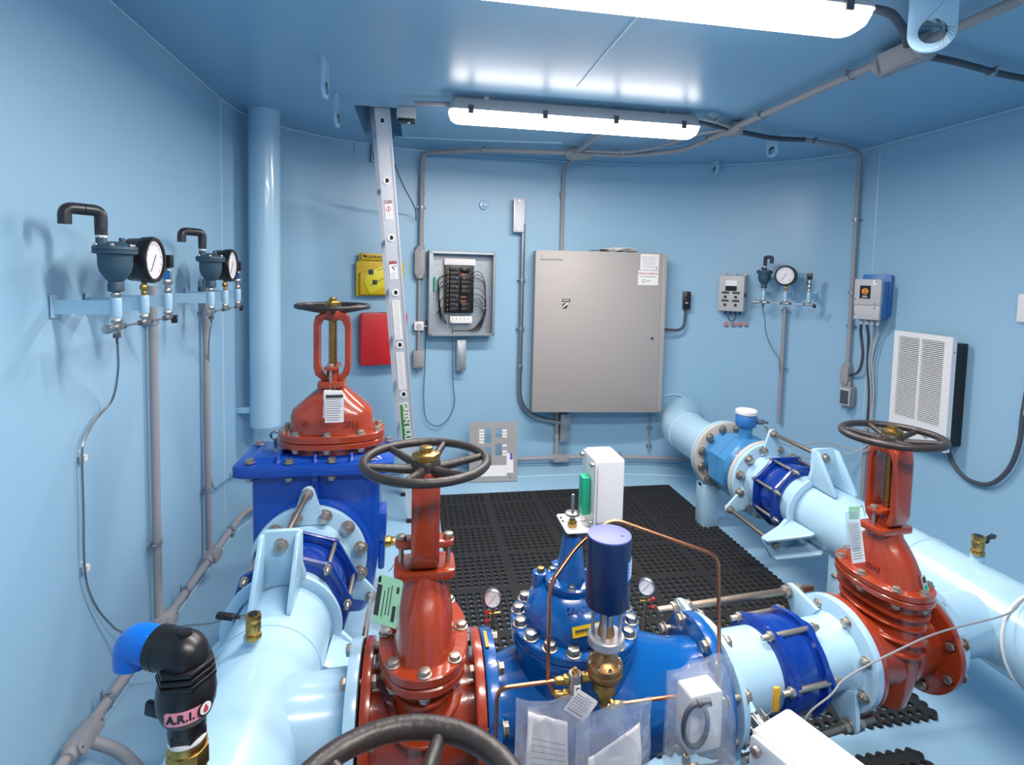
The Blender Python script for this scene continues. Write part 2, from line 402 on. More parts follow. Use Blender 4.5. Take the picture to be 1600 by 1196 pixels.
# ---------------- rising stem gate valve (origin: pipe axis, local X = flow) ----------------
def yoke_parts(t, z0, z1, w=.062, half=.056, sr=1.0):
    b = MB()
    for s in (-1, 1):
        prof = [(s*half*.55, z0), (s*half*.95, z0+.02), (s*half*1.06, z0+.05), (s*half*1.06, z1-.05), (s*half*.95, z1-.018), (s*half*.5, z1)]
        prof2 = [(s*half*.25, z0), (s*half*.6, z0+.035), (s*half*.72, z0+.06), (s*half*.72, z1-.06), (s*half*.55, z1-.036), (s*half*.2, z1-.026)]
        rings = []
        for (yo, zo), (yi, zi) in zip(prof, prof2):
            ww = w/2
            rings.append([(-ww, yi, zi), (ww, yi, zi), (ww, yo*.96, zo), (ww*.7, yo, zo), (-ww*.7, yo, zo), (-ww, yo*.96, zo)])
        b.loft(rings)
    b.lathe([(.03, z1-.034), (.036, z1-.026), (.036, z1+.004), (.03, z1+.012)], n=28)
    part('yoke', b, 'red', t, bevel=.002)
    st = MB(); prof = [(.0115*sr, z0+.01)]; z = z0+.012
    while z < z1-.036: prof += [(.0135*sr, z), (.0135*sr, z+.0025), (.0095*sr, z+.004), (.0095*sr, z+.006)]; z += .0075
    st.lathe(prof+[(.0115, z1-.03)], n=20); part('threaded_stem', st, 'brass', t)
    g0 = z0+.005
    part('packing_gland', MB().lathe([(.03, g0-.03), (.03, g0+.012), (.023, g0+.014), (.023, g0+.04)], n=24), 'red', t)
    gf = MB().prism([(x*1.0, y*1.0) for x, y in rrect(.138, .05, .022)], (0, 0, g0+.04), (1, 0, 0), (0, 1, 0), (0, 0, .014)); part('gland_flange', gf, 'red', t, bevel=.002)
    for s in (-1, 1):
        e = MB().cyl((s*.055, 0, g0-.035), (s*.055, 0, g0+.062), .0058, n=12).hex((s*.055, 0, g0+.054), (0, 0, 1), .021, .011).hex((s*.055, 0, g0-.026), (0, 0, 1), .019, .009)
        part('gland_bolt', e, 'bolt', t, bevel=.001)
def gate_valve(name, loc, rz, label, group, height=.625, R=.174, half=.14, casting='2018', WR=.153, wr=.0105, lift=0, yw=.064):
    t = thing(name, loc, label, 'valve', group, rz)
    b = MB()
    for s in (-1, 1):
        b.lathe([(.06, s*(half-.024)), (R, s*(half-.024)), (R, s*half), (.06, s*half)], axis=(1, 0, 0), n=56)
    part_b = MB().lathe([(.115, -half+.01), (.112, -half+.04), (.128, -.05), (.132, 0), (.128, .05), (.112, half-.04), (.115, half-.01)], axis=(1, 0, 0), n=44)
    part_b.loft([oval(.06, .10, z=-.165, e=2.4), oval(.07, .12, z=-.09, e=2.4), oval(.074, .135, z=0, e=2.6), oval(.074, .14, z=.09, e=2.6), oval(.074, .138, z=.168, e=2.6)])
    for z, ax, ay in ((.135, .09, .152), (.09, .098, .156), (.045, .104, .152)):
        part_b.loft([oval(ax-.004, ay-.004, z=z-.006), oval(ax, ay, z=z-.003), oval(ax, ay, z=z+.003), oval(ax-.004, ay-.004, z=z+.006)])
    for s in (-1, 1): part_b.prism([(-.02, -.165), (.02, -.165), (.028, -.08), (-.028, -.08)], (0, s*.004, 0), (0, 1, 0), (0, 0, 1), (s*.085, 0, 0))
    part('body', part_b, 'red', t)
    part('end_flange', MB().lathe([(.06, half-.024), (R, half-.024), (R, half-.002), (.06, half-.002)], axis=(1, 0, 0), n=56), 'red', t, bevel=.002)
    part('end_flange', MB().lathe([(.06, half-.024), (R, half-.024), (R, half-.002), (.06, half-.002)], axis=(-1, 0, 0), n=56), 'red', t, bevel=.002)
    fl = lambda z0, z1, a, bb: MB().loft([oval(a-.003, bb-.003, 56, 2.3, z0), oval(a, bb, 56, 2.3, z0+.003), oval(a, bb, 56, 2.3, z1-.003), oval(a-.003, bb-.003, 56, 2.3, z1)])
    q = lift
    part('body_flange', fl(.165+q, .185+q, .104, .164), 'red', t)
    if q: part('body_neck', MB().loft([oval(.074, .138, z=.16, e=2.6), oval(.074, .138, z=.17+q, e=2.6)]).loft([oval(.09, .152, z=.155+q*.3, e=2.6), oval(.09, .152, z=.163+q*.3, e=2.6)]), 'red', t)
    part('bonnet_flange', fl(.187+q, .21+q, .104, .164), 'red', t)
    bo = MB().loft([oval(.076, .134, 48, 2.4, .208+q), oval(.072, .128, 48, 2.4, .222+q), oval(.068, .120, 48, 2.3, .255+q), oval(.064, .103, 48, 2.2, .285+q), oval(.058, .078, 48, 2.1, .318+q), oval(.05, .056, 48, 2, .342+q), oval(.046, .048, 48, 2, .365+q)])
    part('bonnet', bo, 'red', t)
    part('stuffing_box_plate', MB().prism(rrect(.142, .096, .018), (0, 0, .358+q), (1, 0, 0), (0, 1, 0), (0, 0, .02)), 'red', t, bevel=.002)
    for k in range(8):
        a = 2*pi*k/8; x = .09*math.copysign(abs(cos(a))**.87, cos(a)); y = .149*math.copysign(abs(sin(a))**.87, sin(a))
        inst('bonnet_bolt', ME['vbolt'], t, (x, y, .1875+q), (0, 0, 1), k)
    yoke_parts(t, .378+q, height-.028, yw)
    wheel_parts(t, height, WR, wr)
    for s in (-1, 1): bolts(t, (s*(half+.004), 0, 0), (-s, 0, 0), .149, 8, pi/8, 'bolt')
    if casting: text(casting, .026, t, 'red', 'cast_numerals', basis((-.0705, -.02, .245+q), (0, -1, 0), (.12, 0, .99)), .006)
    return t
ME['vbolt'] = shared('bonnet_bolt', bolt_mb(.022, .045, .008), 'bolt', .001)

def tag_part(parent, name, c, ux, uy, w, h, m, lines=None, hdr=None, world=True, ink='grink', bars=(), thick=.0006):
    c, ux, uy = Vector(c), Vector(ux).normalized(), Vector(uy).normalized(); n = ux.cross(uy).normalized()
    pts = [(-w/2, -h/2), (w/2, -h/2), (w/2, h/2-.004), (w/2-.004, h/2), (-w/2+.004, h/2), (-w/2, h/2-.004)]
    o = part(name, MB().prism(pts, c-n*thick/2, ux, uy, n*thick), m, parent, world)
    def strip(x0, y0, x1, y1, mm, nm):
        part(nm, MB().prism([(x0, y0), (x1, y0), (x1, y1), (x0, y1)], c+n*(thick/2+.0001), ux, uy, n*.0003), mm, o, world)
    if hdr: strip(-w/2+.003, h/2-.022, w/2-.003, h/2-.010, hdr, 'tag_header')
    if lines:
        b = MB(); y = h/2-(.028 if hdr else .01)
        while y > -h/2+.006:
            b.prism([(-w/2+.004, y), (w/2-random.uniform(.004, w*.3), y), (w/2-random.uniform(.004, w*.3), y+lines*.35), (-w/2+.004, y+lines*.35)], c+n*(thick/2+.0001), ux, uy, n*.0003); y -= lines
        part('printed_text', b, ink, o, world)
    for (x0, y0, x1, y1, mm) in bars: strip(x0, y0, x1, y1, mm, 'printed_block')
    return o

# ---------------- bypass gate valves ----------------
YB = 1.285; ZA = .43                                 # bypass line centre, pipe axis height
vc = gate_valve('gate_valve', (.027, YB, ZA), 0, 'red gate valve with black handwheel and green tag, left of the blue control valve', 'red gate valves on the bypass lines')
vr = gate_valve('gate_valve', (1.364, 1.362, ZA-.002), radians(4.5), 'red gate valve with black handwheel in front of the white wall heater', 'red gate valves on the bypass lines', height=.738, half=.170, WR=.160, wr=.012, lift=.05, yw=.07)
vr.scale = (.85, .85, .85); MW[vr.name] = MW[vr.name] @ Matrix.Scale(.85, 4)
vn = gate_valve('gate_valve', (-.009, .503, ZA), 0, 'nearest gate valve, only its black handwheel showing at the bottom edge', 'red gate valves on the bypass lines', height=.53, WR=.14, wr=.013)
# labels on the valves
def paper_tags():
    t = thing('valve_tag', at(604, 940, y=1.24), 'pale green barcode tag hanging on the centre red gate valve', 'tag')
    c = at(606, 940, y=1.2); ux, uy = V(.93, -.05, -.36), V(.14, .1, .98)
    bars = [(-.028, -.036, -.017, .030, 'ink'), (.012, -.040, .02, -.006, 'ink'), (-.028, .034, -.022, .047, 'blackp'), (.016, .022, .022, .036, 'ink')]
    bars = bars+[(-.011, -.036, -.009, .02, 'ink'), (-.003, -.03, -.001, .03, 'ink'), (.004, -.03, .006, .036, 'ink'), (.024, -.03, .026, .0, 'grink')]
    tag_part(t, 'paper_tag', c, ux, uy, .056, .104, 'gtag', bars=bars)
    part('clear_pouch', MB().prism([(-.045, -.064), (.02, -.064), (.028, .046), (-.03, .046)], c+V(-.006, .004, -.004), ux, uy, V(0, .0008, 0)), 'film', t, True)
    part('tie_wire', MB().tube(smooth([at(607, 893, y=1.2), at(612, 888, y=1.21), at(617, 880, y=1.235)], 4), .001, 6), 'steel', t, True)
    t = thing('valve_tag', at(1338, 850, y=1.2), 'white instruction tag with green top hanging on the right red gate valve', 'tag')
    tag_part(t, 'paper_tag', at(1338, 848, y=1.255), V(.93, -.25, .22), V(-.16, .06, .98), .034, .112, 'paper', .007)
    part('green_flap', MB().prism([(-.014, 0), (.012, 0), (.016, .036), (-.013, .034)], at(1335, 812, y=1.25), V(1, -.2, 0), V(-.1, .02, 1), V(0, .0006, 0)), 'gtag', t, True)
    part('clear_pouch', MB().prism([(-.02, -.05), (.018, -.05), (.018, .05), (-.02, .05)], at(1334, 828, y=1.248), V(1, -.2, .1), V(-.1, .02, 1), V(0, .0006, 0)), 'film', t, True)
    part('tie_wire', MB().tube(smooth([at(1340, 800, y=1.255), at(1347, 790, y=1.27), at(1352, 808, y=1.29)], 4), .001, 6), 'steel', t, True)
    t = thing('valve_tag', at(522, 640, y=2.05), 'white instruction tag with black header on the red bonnet of the blue valve', 'tag')
    tag_part(t, 'paper_tag', at(522.5, 637, y=2.07), V(1, .05, 0), V(.02, -.15, 1), .066, .118, 'paper', .009, 'ink')
    tag_part(t, 'paper_tag', at(519, 632, y=2.078), V(1, .05, -.06), V(.05, -.12, 1), .062, .108, 'paper')
    part('tie_wire', MB().tube(smooth([at(523, 612, y=2.07), at(525, 600, y=2.1), at(527, 596, y=2.14)], 4), .0012, 6), 'steel', t, True)
    lab = tag_part(vr, 'maker_label', V(0, 0, 0), V(1, 0, 0), V(0, 1, 0), .02, .05, 'lgrey', world=False, bars=[(-.007, -.02, .007, -.005, 'green'), (-.006, .002, .006, .02, 'ink')])
    p0 = vr.matrix_local
    lab.matrix_local = basis((.022, -.131, .285), (1, 0, 0), (0, .25, .97)) @ Matrix.Rotation(.12, 4, 'Z')
    for ch in kids(lab): pass
paper_tags()

# ---------------- big blue bodied gate valve in the left main ----------------
XLM = -.375; XRM = 1.845
def left_valve():
    y = 2.225
    t = thing('gate_valve', (XLM+.012, y, ZA), 'large gate valve with royal blue body, red bonnet and handwheel in the left main pipe', 'valve')
    P_ = lambda *a: part(*a)
    b = MB().loft([[V(x, yy, z) for x, yy in rrect(w, d, .03)] for w, d, z in ((.36, .15, -.27), (.42, .19, -.20), (.46, .205, -.02), (.465, .21, .30))])
    for s in (-1, 1): b.lathe([(.205, 0), (.2, .02), (.155, .055), (.15, .08)][::-1], (0, s*.075, 0), (0, s, 0), 44) if 0 else b.lathe([(.19, .04), (.205, .10), (.21, .125)], (0, 0, 0), (0, s, 0), 48)
    b.box((-.012, -.128, .0), (.012, -.1, .30)); part('body', b, 'gateblue', t, bevel=.006)
    for s in (-1, 1): part('end_flange', MB().lathe([(.1, 0), (.205, 0), (.205, .026), (.1, .026)], (0, s*.124, 0), (0, s, 0), 56), 'gateblue', t, bevel=.002)
    b = MB().box((.21, -.06, .0), (.255, .06, .115)); b.box((.225, -.05, -.12), (.25, .05, 0)); part('side_boss', b, 'gateblue', t, bevel=.008)
    part('drain_plug', MB().cyl((.24, -.02, -.02), (.272, -.02, -.02), .022, n=24).hex((.272, -.02, -.02), (1, 0, 0), .03, .02), 'brass', t, bevel=.001)
    b = MB().prism([(x, yy) for x, yy in ((-.285, -.135), (-.285, .135), (-.25, .165), (.25, .165), (.285, .135), (.285, -.135), (.25, -.15), (-.25, -.15))], (0, 0, .305), (1, 0, 0), (0, 1, 0), (0, 0, .045))
    b.loft([[V(x, yy, z) for x, yy in rrect(w, d, .03)] for w, d, z in ((.50, .24, .348), (.46, .2, .366))]); part('cover', b, 'gateblue', t, bevel=.005)
    for k in (-.13, .0, .13): part('cover_rib', MB().prism([(-.14, 0), (.14, 0), (.12, .034), (-.12, .034)], (k-.005, 0, .348), (0, 1, 0), (0, 0, 1), (.01, 0, 0)), 'gateblue', t, bevel=.002)
    for x, yy in ((-.255, .11), (-.23, -.115), (-.09, -.13), (.06, -.13), (.2, -.12), (.255, .11), (-.075, .1), (.08, .1)):
        inst('cover_bolt', ME['cbolt'], t, (x, yy, .328))
    for x, yy in ((-.19, .09), (.2, .09)):
        part('eye_bolt', MB().torus((x, yy, .395), (0, 1, .4), .018, .005, 28, 8).cyl((x, yy, .35), (x, yy, .375), .008, n=14).cyl((x, yy, .348), (x, yy, .356), .016, n=20), 'steel', t)
    # red bonnet on top: local offset
    ox = .045; q = [0]
    def O(a, bb, z, e=2.4): return oval(a, bb, 52, e, z, (ox, 0))
    part('bonnet_flange', MB().loft([O(.197, .125, .392), O(.2, .128, .395), O(.2, .128, .412), O(.197, .125, .415)]).loft([O(.16, .1, .36), O(.16, .1, .394)]), 'red', t)
    part('bonnet_flange', MB().loft([O(.198, .126, .417), O(.201, .129, .42), O(.201, .129, .442), O(.198, .126, .445)]), 'red', t)
    bo = MB().loft([O(.157, .098, .443, 3), O(.155, .095, .455, 3), O(.153, .09, .505, 3), O(.148, .084, .525, 2.8), O(.10, .068, .568, 2.5), O(.056, .05, .605, 2), O(.046, .046, .628, 2)])
    part('bonnet', bo, 'red', t, bevel=0)
    part('stuffing_box_plate', MB().prism([(x+ox, yy) for x, yy in rrect(.1, .13, .018)], (0, 0, .615), (1, 0, 0), (0, 1, 0), (0, 0, .022)), 'red', t, bevel=.002)
    for k in range(10):
        a = 2*pi*k/10+.3; inst('bonnet_bolt', ME['vbolt'], t, (ox+.182*math.copysign(abs(cos(a))**.83, cos(a)), .111*math.copysign(abs(sin(a))**.83, sin(a)), .4185), scale=1.15)
    text('2018', .034, t, 'red', 'cast_numerals', basis((ox+.085, -.0945, .487), (1, 0, 0), (0, .05, 1)), .006)
    text('175', .034, t, 'red', 'cast_numerals', basis((ox-.10, -.0945, .487), (1, 0, 0), (0, .05, 1)), .006)
    # yoke frame turned so its legs stand left and right of the stem
    j = bpy.data.objects.new('yoke_assembly', None)
    tmp = [o.name for o in C.objects]
    yoke_parts(t, .638, .905, w=.05, half=.066, sr=1.3); wheel_parts(t, .925, R=.143)
    for o in list(C.objects):
        if o.name not in tmp and o.parent is t: o.matrix_local = Matrix.Translation((ox, 0, 0)) @ Matrix.Rotation(pi/2, 4, 'Z')
    bpy.data.objects.remove(j)
    bolts(t, (0, -.154, 0), (0, 1, 0), .178, 12, pi/12, scale=1.4)
    return t
ME['cbolt'] = shared('cover_bolt', bolt_mb(.027, .052, .012), 'bolt', .001)
left_valve()

# ---------------- mains, spools, couplings ----------------
def flange(b, c, axis, R, r, t, n=56): b.shell([(r, 0), (R, 0), (R, t), (r, t)], c, axis, n); return b
def gasket(parent, c, axis, R, world=True): part('gasket', MB().lathe([(.1, -.002), (R-.004, -.002), (R-.004, .002), (.1, .002)], c, axis, 48), 'rubber', parent, world)
def ear(parent, c, axis, ang, Rf, Rr, t=.016, wid=.085, name='tie_rod_ear', m='pipe', pr=.4):
    # triangular ear in the plane across the axis; ang from straight up, clockwise as seen along +axis
    a = Vector(axis).normalized(); u = V(0, 0, 1); v = u.cross(a) if 1 else None; v = a.cross(u)
    rad = u*cos(ang)+v*sin(ang); tan = a.cross(rad)
    pts = [(-wid*.75, -pr*.1), (-wid*.8, 0.0)]
    r0 = .02
    base = min(Rf, Rr)-.06; top = Rr
    pts = [(-wid*.72, base)]+[(r0*1.15*cos(q), top+r0*1.15*sin(q)) for q in [pi-.35-(pi-.7)*i/8 for i in range(9)]]+[(wid*.72, base)]
    part(name, MB().prism(pts, Vector(c), tan, rad, a*t), m, parent, True, bevel=.0025)
    return Vector(c)+rad*Rr
def coupling(name, loc, axis, r, n, ph, L, label, group, af=1.0, tip=.052):
    t = thing(name, loc, label, 'coupling', group); a = Vector(axis).normalized(); u = V(0, 0, 1); v = a.cross(u); c = Vector(loc)
    part('middle_ring', MB().lathe([(r+.004, -L*.36), (r+.016, -L*.32), (r+.02, -L*.15), (r+.022, 0), (r+.02, L*.15), (r+.016, L*.32), (r+.004, L*.36)], c, a, 56), 'navy', t, True)
    Rt = r+tip
    for s in (-1, 1):
        rings = []
        N = n*8
        def ringpts(off, add, inner=False):
            out = []
            for k in range(N):
                th = 2*pi*k/N; f = abs(((th-ph)/(2*pi/n)+.5) % 1-.5)*2     # 0 at a bolt, 1 between
                R = (Rt*cos(pi/n)/cos(pi/n*(1-f))) if not inner else r+.006
                out.append(c+a*(s*off)+(u*cos(th)+v*sin(th))*(R+add))
            return out
        h = L/2
        o = MB().loft([ringpts(h-.004, 0, True), ringpts(h-.001, -.006), ringpts(h-.006, 0), ringpts(h-.012, 0), ringpts(h-.015, -.004), ringpts(h-.012, 0, True)], closed=True)
        part('follower_ring', o, 'navy', t, True, ang=30)
        part('gland_ring', MB().lathe([(r+.001, 0), (r+.012, .0), (r+.03, -.014), (r+.03, -.03)], c+a*s*(h+.004), a*s, 56), 'navy', t, True)
    for k in range(n):
        th = ph+2*pi*k/n; p = c+(u*cos(th)+v*sin(th))*(Rt-.016)
        b = MB().cyl(p-a*(L/2+.03), p+a*(L/2+.022), .0075*af, n=12)
        for s in (-1, 1): b.hex(p+a*s*(L/2-.004), a*s, .023*af, .013)
        part('coupling_bolt', b, 'bolt', t, True, bevel=.001)
    return t
def rod(p0, p1, label, r=.0095, nuts=(), group='tie rods across the couplings'):
    p0, p1 = Vector(p0), Vector(p1); a = (p1-p0).normalized()
    t = thing('tie_rod', (p0+p1)/2, label, 'rod', group)
    part('threaded_rod', MB().cyl(p0, p1, r, n=16), 'rod', t, True, bevel=.001)
    for s, d in nuts:
        p = p0+a*s; part('nut', MB().cyl(p, p+a*d*.003, .021, n=20).hex(p+a*d*.003, a*d, .031, .017), 'bolt', t, True, bevel=.0012)
    return t
YA_ = V(0, 1, 0)
r10, R10 = .137, .205
def lug_ring(t, c, R, angs, Rr, side=-1):
    # thrust ring with three gusseted lugs on the pipe; the gussets run to -y
    part('thrust_ring', MB().shell([(r10+.001, -.008), (R, -.008), (R, .008), (r10+.001, .008)], c, YA_, 64), 'pipe', t, True, bevel=.003)
    out = []
    for ang in angs:
        u, v = V(0, 0, 1), V(1, 0, 0); rad = u*cos(ang)+v*sin(ang); tan = u*-sin(ang)+v*cos(ang)
        o = Vector(c); w = .058
        pts = [(-w-.012, R-.012), (-w*.5, R-.022), (w*.5, R-.022), (w+.012, R-.012)][1:3][::-1] and [(-w-.012, R-.012), (-w, R+.03), (-w, Rr+.034), (-w+.01, Rr+.042), (w-.01, Rr+.042), (w, Rr+.034), (w, R+.03), (w+.012, R-.012), (w*.4, R-.03), (-w*.4, R-.03)]
        part('lug_plate', MB().prism(pts, o-YA_*.0095, tan, rad, YA_*.019), 'pipe', t, True, bevel=.002)
        for s in (-1, 1):
            g = MB().prism([(-.006, Rr+.036), (-.006, r10+.0), (-.145, r10-.006), (-.145, r10+.012), (-.03, Rr+.036)], o+tan*(s*.05-.006), YA_, rad, tan*.012)
            part('lug_gusset', g, 'pipe', t, True, bevel=.002)
        out.append(o+rad*Rr)
    return out
ANG = (0, 2*pi/3+.02, -2*pi/3)
def left_main():
    t = thing('main_pipe', (XLM, 1.0, ZA), 'light blue main pipe running along the left wall, with welded tee and brass valve boss', 'pipe')
    part('pipe', MB().lathe([(r10-.01, 0), (r10, 0), (r10, 1.80-YF), (r10-.01, 1.80-YF)], (XLM, YF, ZA), YA_, 64), 'pipe', t, True, ang=30)
    L = lug_ring(t, V(XLM-.005, 1.66, ZA), .172, ANG, .262)
    for y in (YB, .503):
        x0 = XLM+.05; x1 = -.118
        b = MB().lathe([(.112, 0), (.112, .085+.0), (.1095, .09), (.1095, x1-x0-.02)], (x0, y, ZA), (1, 0, 0), 48); part('branch', b, 'pipe', t, True)
        part('branch_flange', flange(MB(), (x1-.026, y, ZA), (1, 0, 0), .174, .05, .026), 'pipe', t, True, bevel=.002)
        gasket(t, (x1+.001, y, ZA), (1, 0, 0), .174)
    part('weld_bead', MB().torus((XLM, 1.47, ZA), YA_, r10, .004, 64, 8), 'pipe', t, True)
    part('weld_bead', MB().torus((XLM, .98, ZA), YA_, r10, .004, 64, 8), 'pipe', t, True)
    p = at(394, 1000, z=.575); part('threaded_boss', MB().cyl((p.x, p.y, .545), (p.x, p.y, .592), .02, n=28), 'pipe', t, True, bevel=.003)
    for y in (.9, 1.62): part('pipe_stand', MB().box((XLM-.09, y-.006-.1, 0), (XLM+.09, y+.006-.1, ZA-.09)), 'pipe', t, True)
    # flanged spool on the valve
    t2 = thing('flange_adapter', (XLM, 1.98, ZA), 'light blue flanged pipe end bolted to the royal blue gate valve', 'pipe')
    part('flange', flange(MB(), (XLM, 2.042, ZA), YA_, R10, .1, .028), 'pipe', t2, True, bevel=.002)
    part('pipe_stub', MB().lathe([(r10-.01, 0), (r10, 0), (r10, .18), (r10+.012, .2), (r10+.012, .21)], (XLM, 1.84, ZA), YA_, 64), 'pipe', t2, True, ang=30)
    E = [ear(t2, V(XLM, 2.026, ZA), YA_, a, R10, .262) for a in ANG]
    gasket(t2, (XLM, 2.072, ZA), YA_, R10)
    coupling('pipe_coupling', (XLM, 1.83, ZA), (0, 1, 0), r10, 8, radians(-5), .17, 'dark blue bolted coupling on the left main pipe below the royal blue valve', 'dark blue pipe couplings')
    for a, b, s in zip(L, E, ('crossing above the left coupling', 'low on the right side of the left coupling', 'low on the wall side of the left coupling')):
        rod(a-YA_*.03, b+YA_*.045, 'threaded steel tie rod '+s, nuts=((.022, -1), (.038+.003, 1)) if 0 else ((.022, -1), ((b-a).length+.03+.02-.024, -1), ((b-a).length+.03+.02, 1)))
    # pipe beyond the valve, through the back wall
    t3 = thing('outlet_pipe', (XLM, 2.8, ZA), 'light blue pipe from the royal blue valve to the back wall', 'pipe')
    part('pipe', MB().lathe([(r10-.01, 0), (r10, 0), (r10, 1.36), (r10-.01, 1.36)], (XLM, 2.40, ZA), YA_, 56), 'pipe', t3, True)
    part('flange', flange(MB(), (XLM, 2.378, ZA), YA_, R10, .1, .028), 'pipe', t3, True, bevel=.002)
    part('pipe_stand', MB().box((XLM-.09, 2.8, 0), (XLM+.09, 2.812, ZA-.1)), 'pipe', t3, True)
left_main()
def right_main():
    x = XRM
    t = thing('main_pipe', (x, 1.0, ZA), 'light blue main pipe running along the right wall below the heater', 'pipe')
    part('pipe', MB().lathe([(r10-.01, 0), (r10, 0), (r10, 2.31-YF), (r10-.01, 2.31-YF)], (x, YF, ZA), YA_, 64), 'pipe', t, True, ang=30)
    L = lug_ring(t, V(x-.005, 2.19, ZA), .172, ANG, .262)
    for y, dz in ((1.40, 0), (.503, 0)):
        xf = 1.525 if y > 1 else 1.56
        rb = .092 if y > 1 else .1095; b = MB().lathe([(rb, 0), (rb, x-xf-.05)], (xf+.01, y, ZA), (1, 0, 0), 48); part('branch', b, 'pipe', t, True)
        part('branch_flange', flange(MB(), (xf, y, ZA), (1, 0.0785 if y > 1 else 0, 0), .150 if y > 1 else .174, .05, .026), 'pipe', t, True, bevel=.002)
    for y in (1.66, 1.12): part('weld_bead', MB().torus((x, y, ZA), YA_, r10, .0035, 64, 8), 'pipe', t, True)
    p = at(1527, 870, z=.575); part('threaded_boss', MB().cyl((p.x, p.y, .545), (p.x, p.y, .59), .02, n=28), 'pipe', t, True, bevel=.003)
    part('pipe_stand', MB().box((x-.1, 2.0, 0), (x+.1, 2.014, ZA-.09)).box((x-.1, 1.9, 0), (x-.088, 2.0, ZA-.1)), 'pipe', t, True, bevel=.002)
    inst('stud_nut', ME['nut'], t, (x-.1, 1.98, .26), (0, -1, 0), world=True, scale=.6)
    t2 = thing('flange_adapter', (x, 2.55, ZA), 'light blue flanged pipe end with ears, bolted to the front of the flow meter', 'pipe')
    yf = 2.60
    part('flange', flange(MB(), (x, yf-.028, ZA), YA_, R10, .1, .028), 'pipe', t2, True, bevel=.002)
    part('pipe_stub', MB().lathe([(r10-.01, 0), (r10, 0), (r10, .18), (r10+.012, .2), (r10+.012, .21)], (x, yf-.24, ZA), YA_, 64), 'pipe', t2, True, ang=30)
    E = [ear(t2, V(x, yf-.045, ZA), YA_, a, R10, .262) for a in ANG]
    bolts(t2, (0, yf-2.55, 0), (0, 1, 0), .178, 12, pi/12, scale=1.3)
    coupling('pipe_coupling', (x, 2.375, ZA), (0, 1, 0), r10, 8, radians(22), .16, 'dark blue bolted coupling on the right main pipe beside the flow meter', 'dark blue pipe couplings')
    for a, b, s in zip(L, E, ('crossing above the right main coupling', 'on the wall side of the right main coupling', 'low on the mat side of the right main coupling')):
        rod(a-YA_*.03, b+YA_*.05, 'threaded steel tie rod '+s, nuts=((.022, -1), ((b-a).length+.03-.001, -1), ((b-a).length+.03+.017, 1)))
    # flow meter
    t3 = thing('flow_meter', (x, 2.8, ZA), 'blue electromagnetic flow meter with grey flange and small round head', 'flow meter')
    part('rear_flange', flange(MB(), (x, 2.975, ZA), YA_, R10, .1, .026), 'flgrey', t3, True, bevel=.002, label='light grey rear flange')
    part('front_flange', flange(MB(), (x, 2.604, ZA), YA_, R10, .1, .024), 'flgrey', t3, True, bevel=.002, label='light grey front flange')
    part('meter_tube', MB().lathe([(.15, 0), (.15, .03), (.14, .05), (.14, .30), (.15, .34), (.15, .35)], (x, 2.626, ZA), YA_, 48), 'mblue', t3, True)
    oc = [(.185*cos(pi/8+k*pi/4), .185*sin(pi/8+k*pi/4)) for k in range(8)]
    part('meter_housing', MB().loft([[V(x+a*q, yy, ZA+b*q) for a, b in oc] for yy, q in ((2.70, .86), (2.72, 1), (2.88, 1), (2.90, .9))]), 'mblue', t3, True, bevel=.003)
    part('housing_band', MB().loft([[V(x+a*q, yy, ZA+b*q) for a, b in oc] for yy, q in ((2.795, 1.012), (2.805, 1.012))]), 'mblue', t3, True)
    part('neck', MB().cyl((x, 2.80, ZA+.16), (x, 2.80, ZA+.235), .036, n=28), 'mblue', t3, True)
    hd = part('meter_head', MB().lathe([(.05, 0), (.056, .01), (.056, .06), (.052, .066)], (x, 2.80, ZA+.235), (0, 0, 1), 36), 'sensor', t3, True, bevel=.002)
    part('head_cap', MB().lathe([(.054, 0), (.059, .004), (.059, .022), (.052, .028)], (x, 2.80, ZA+.302), (0, 0, 1), 36), 'white', hd, True, bevel=.002, label='white screw cap')
    for s in (0, 1): part('cable_gland', MB().hex((x+.05, 2.775+s*.04, ZA+.265), (1, -.3, 0), .026, .03).cyl((x+.07, 2.77+s*.04, ZA+.265), (x+.11, 2.76+s*.04, ZA+.262), .007, n=10), 'steel', hd, True)
    bolts(t3, (0, 2.99-2.8, 0), (0, -1, 0), .178, 12, pi/12, 'bolt', scale=1.3)
    t4 = thing('outlet_pipe', (x, 3.3, ZA), 'light blue pipe entering the back wall behind the flow meter', 'pipe')
    part('pipe', MB().tube([(x, 3.02, ZA), (x, 3.42, ZA)]+smooth([(x, 3.46, ZA), (x+.012, 3.56, ZA), (x+.05, 3.66, ZA), (x+.115, 3.78, ZA), (x+.21, 3.93, ZA)], 5)[1:], r10, 48), 'pipe', t4, True)
    part('flange', flange(MB(), (x, 3.006, ZA), YA_, R10, .1, .026), 'pipe', t4, True, bevel=.002)
    part('weld_bead', MB().torus((x, 3.45, ZA), V(.04, 1, 0), r10+.001, .004, 56, 8), 'weld', t4, True)
    pts = [(x+.165+.165*cos(a), wall_y(x+.165+.165*cos(a))-.004, ZA+r10*1.02*sin(a)) for a in [2*pi*i/40 for i in range(41)]]
    part('weld_bead', MB().tube(pts, .006, 8), 'weld', t4, True)
    part('pipe_stand', MB().box((x-.14, 2.96, 0), (x-.05, 3.06, ZA-.17)).box((x-.14, 3.0, .24), (x+.14, 3.04, .28)), 'pipe', t4, True, bevel=.002)
right_main()
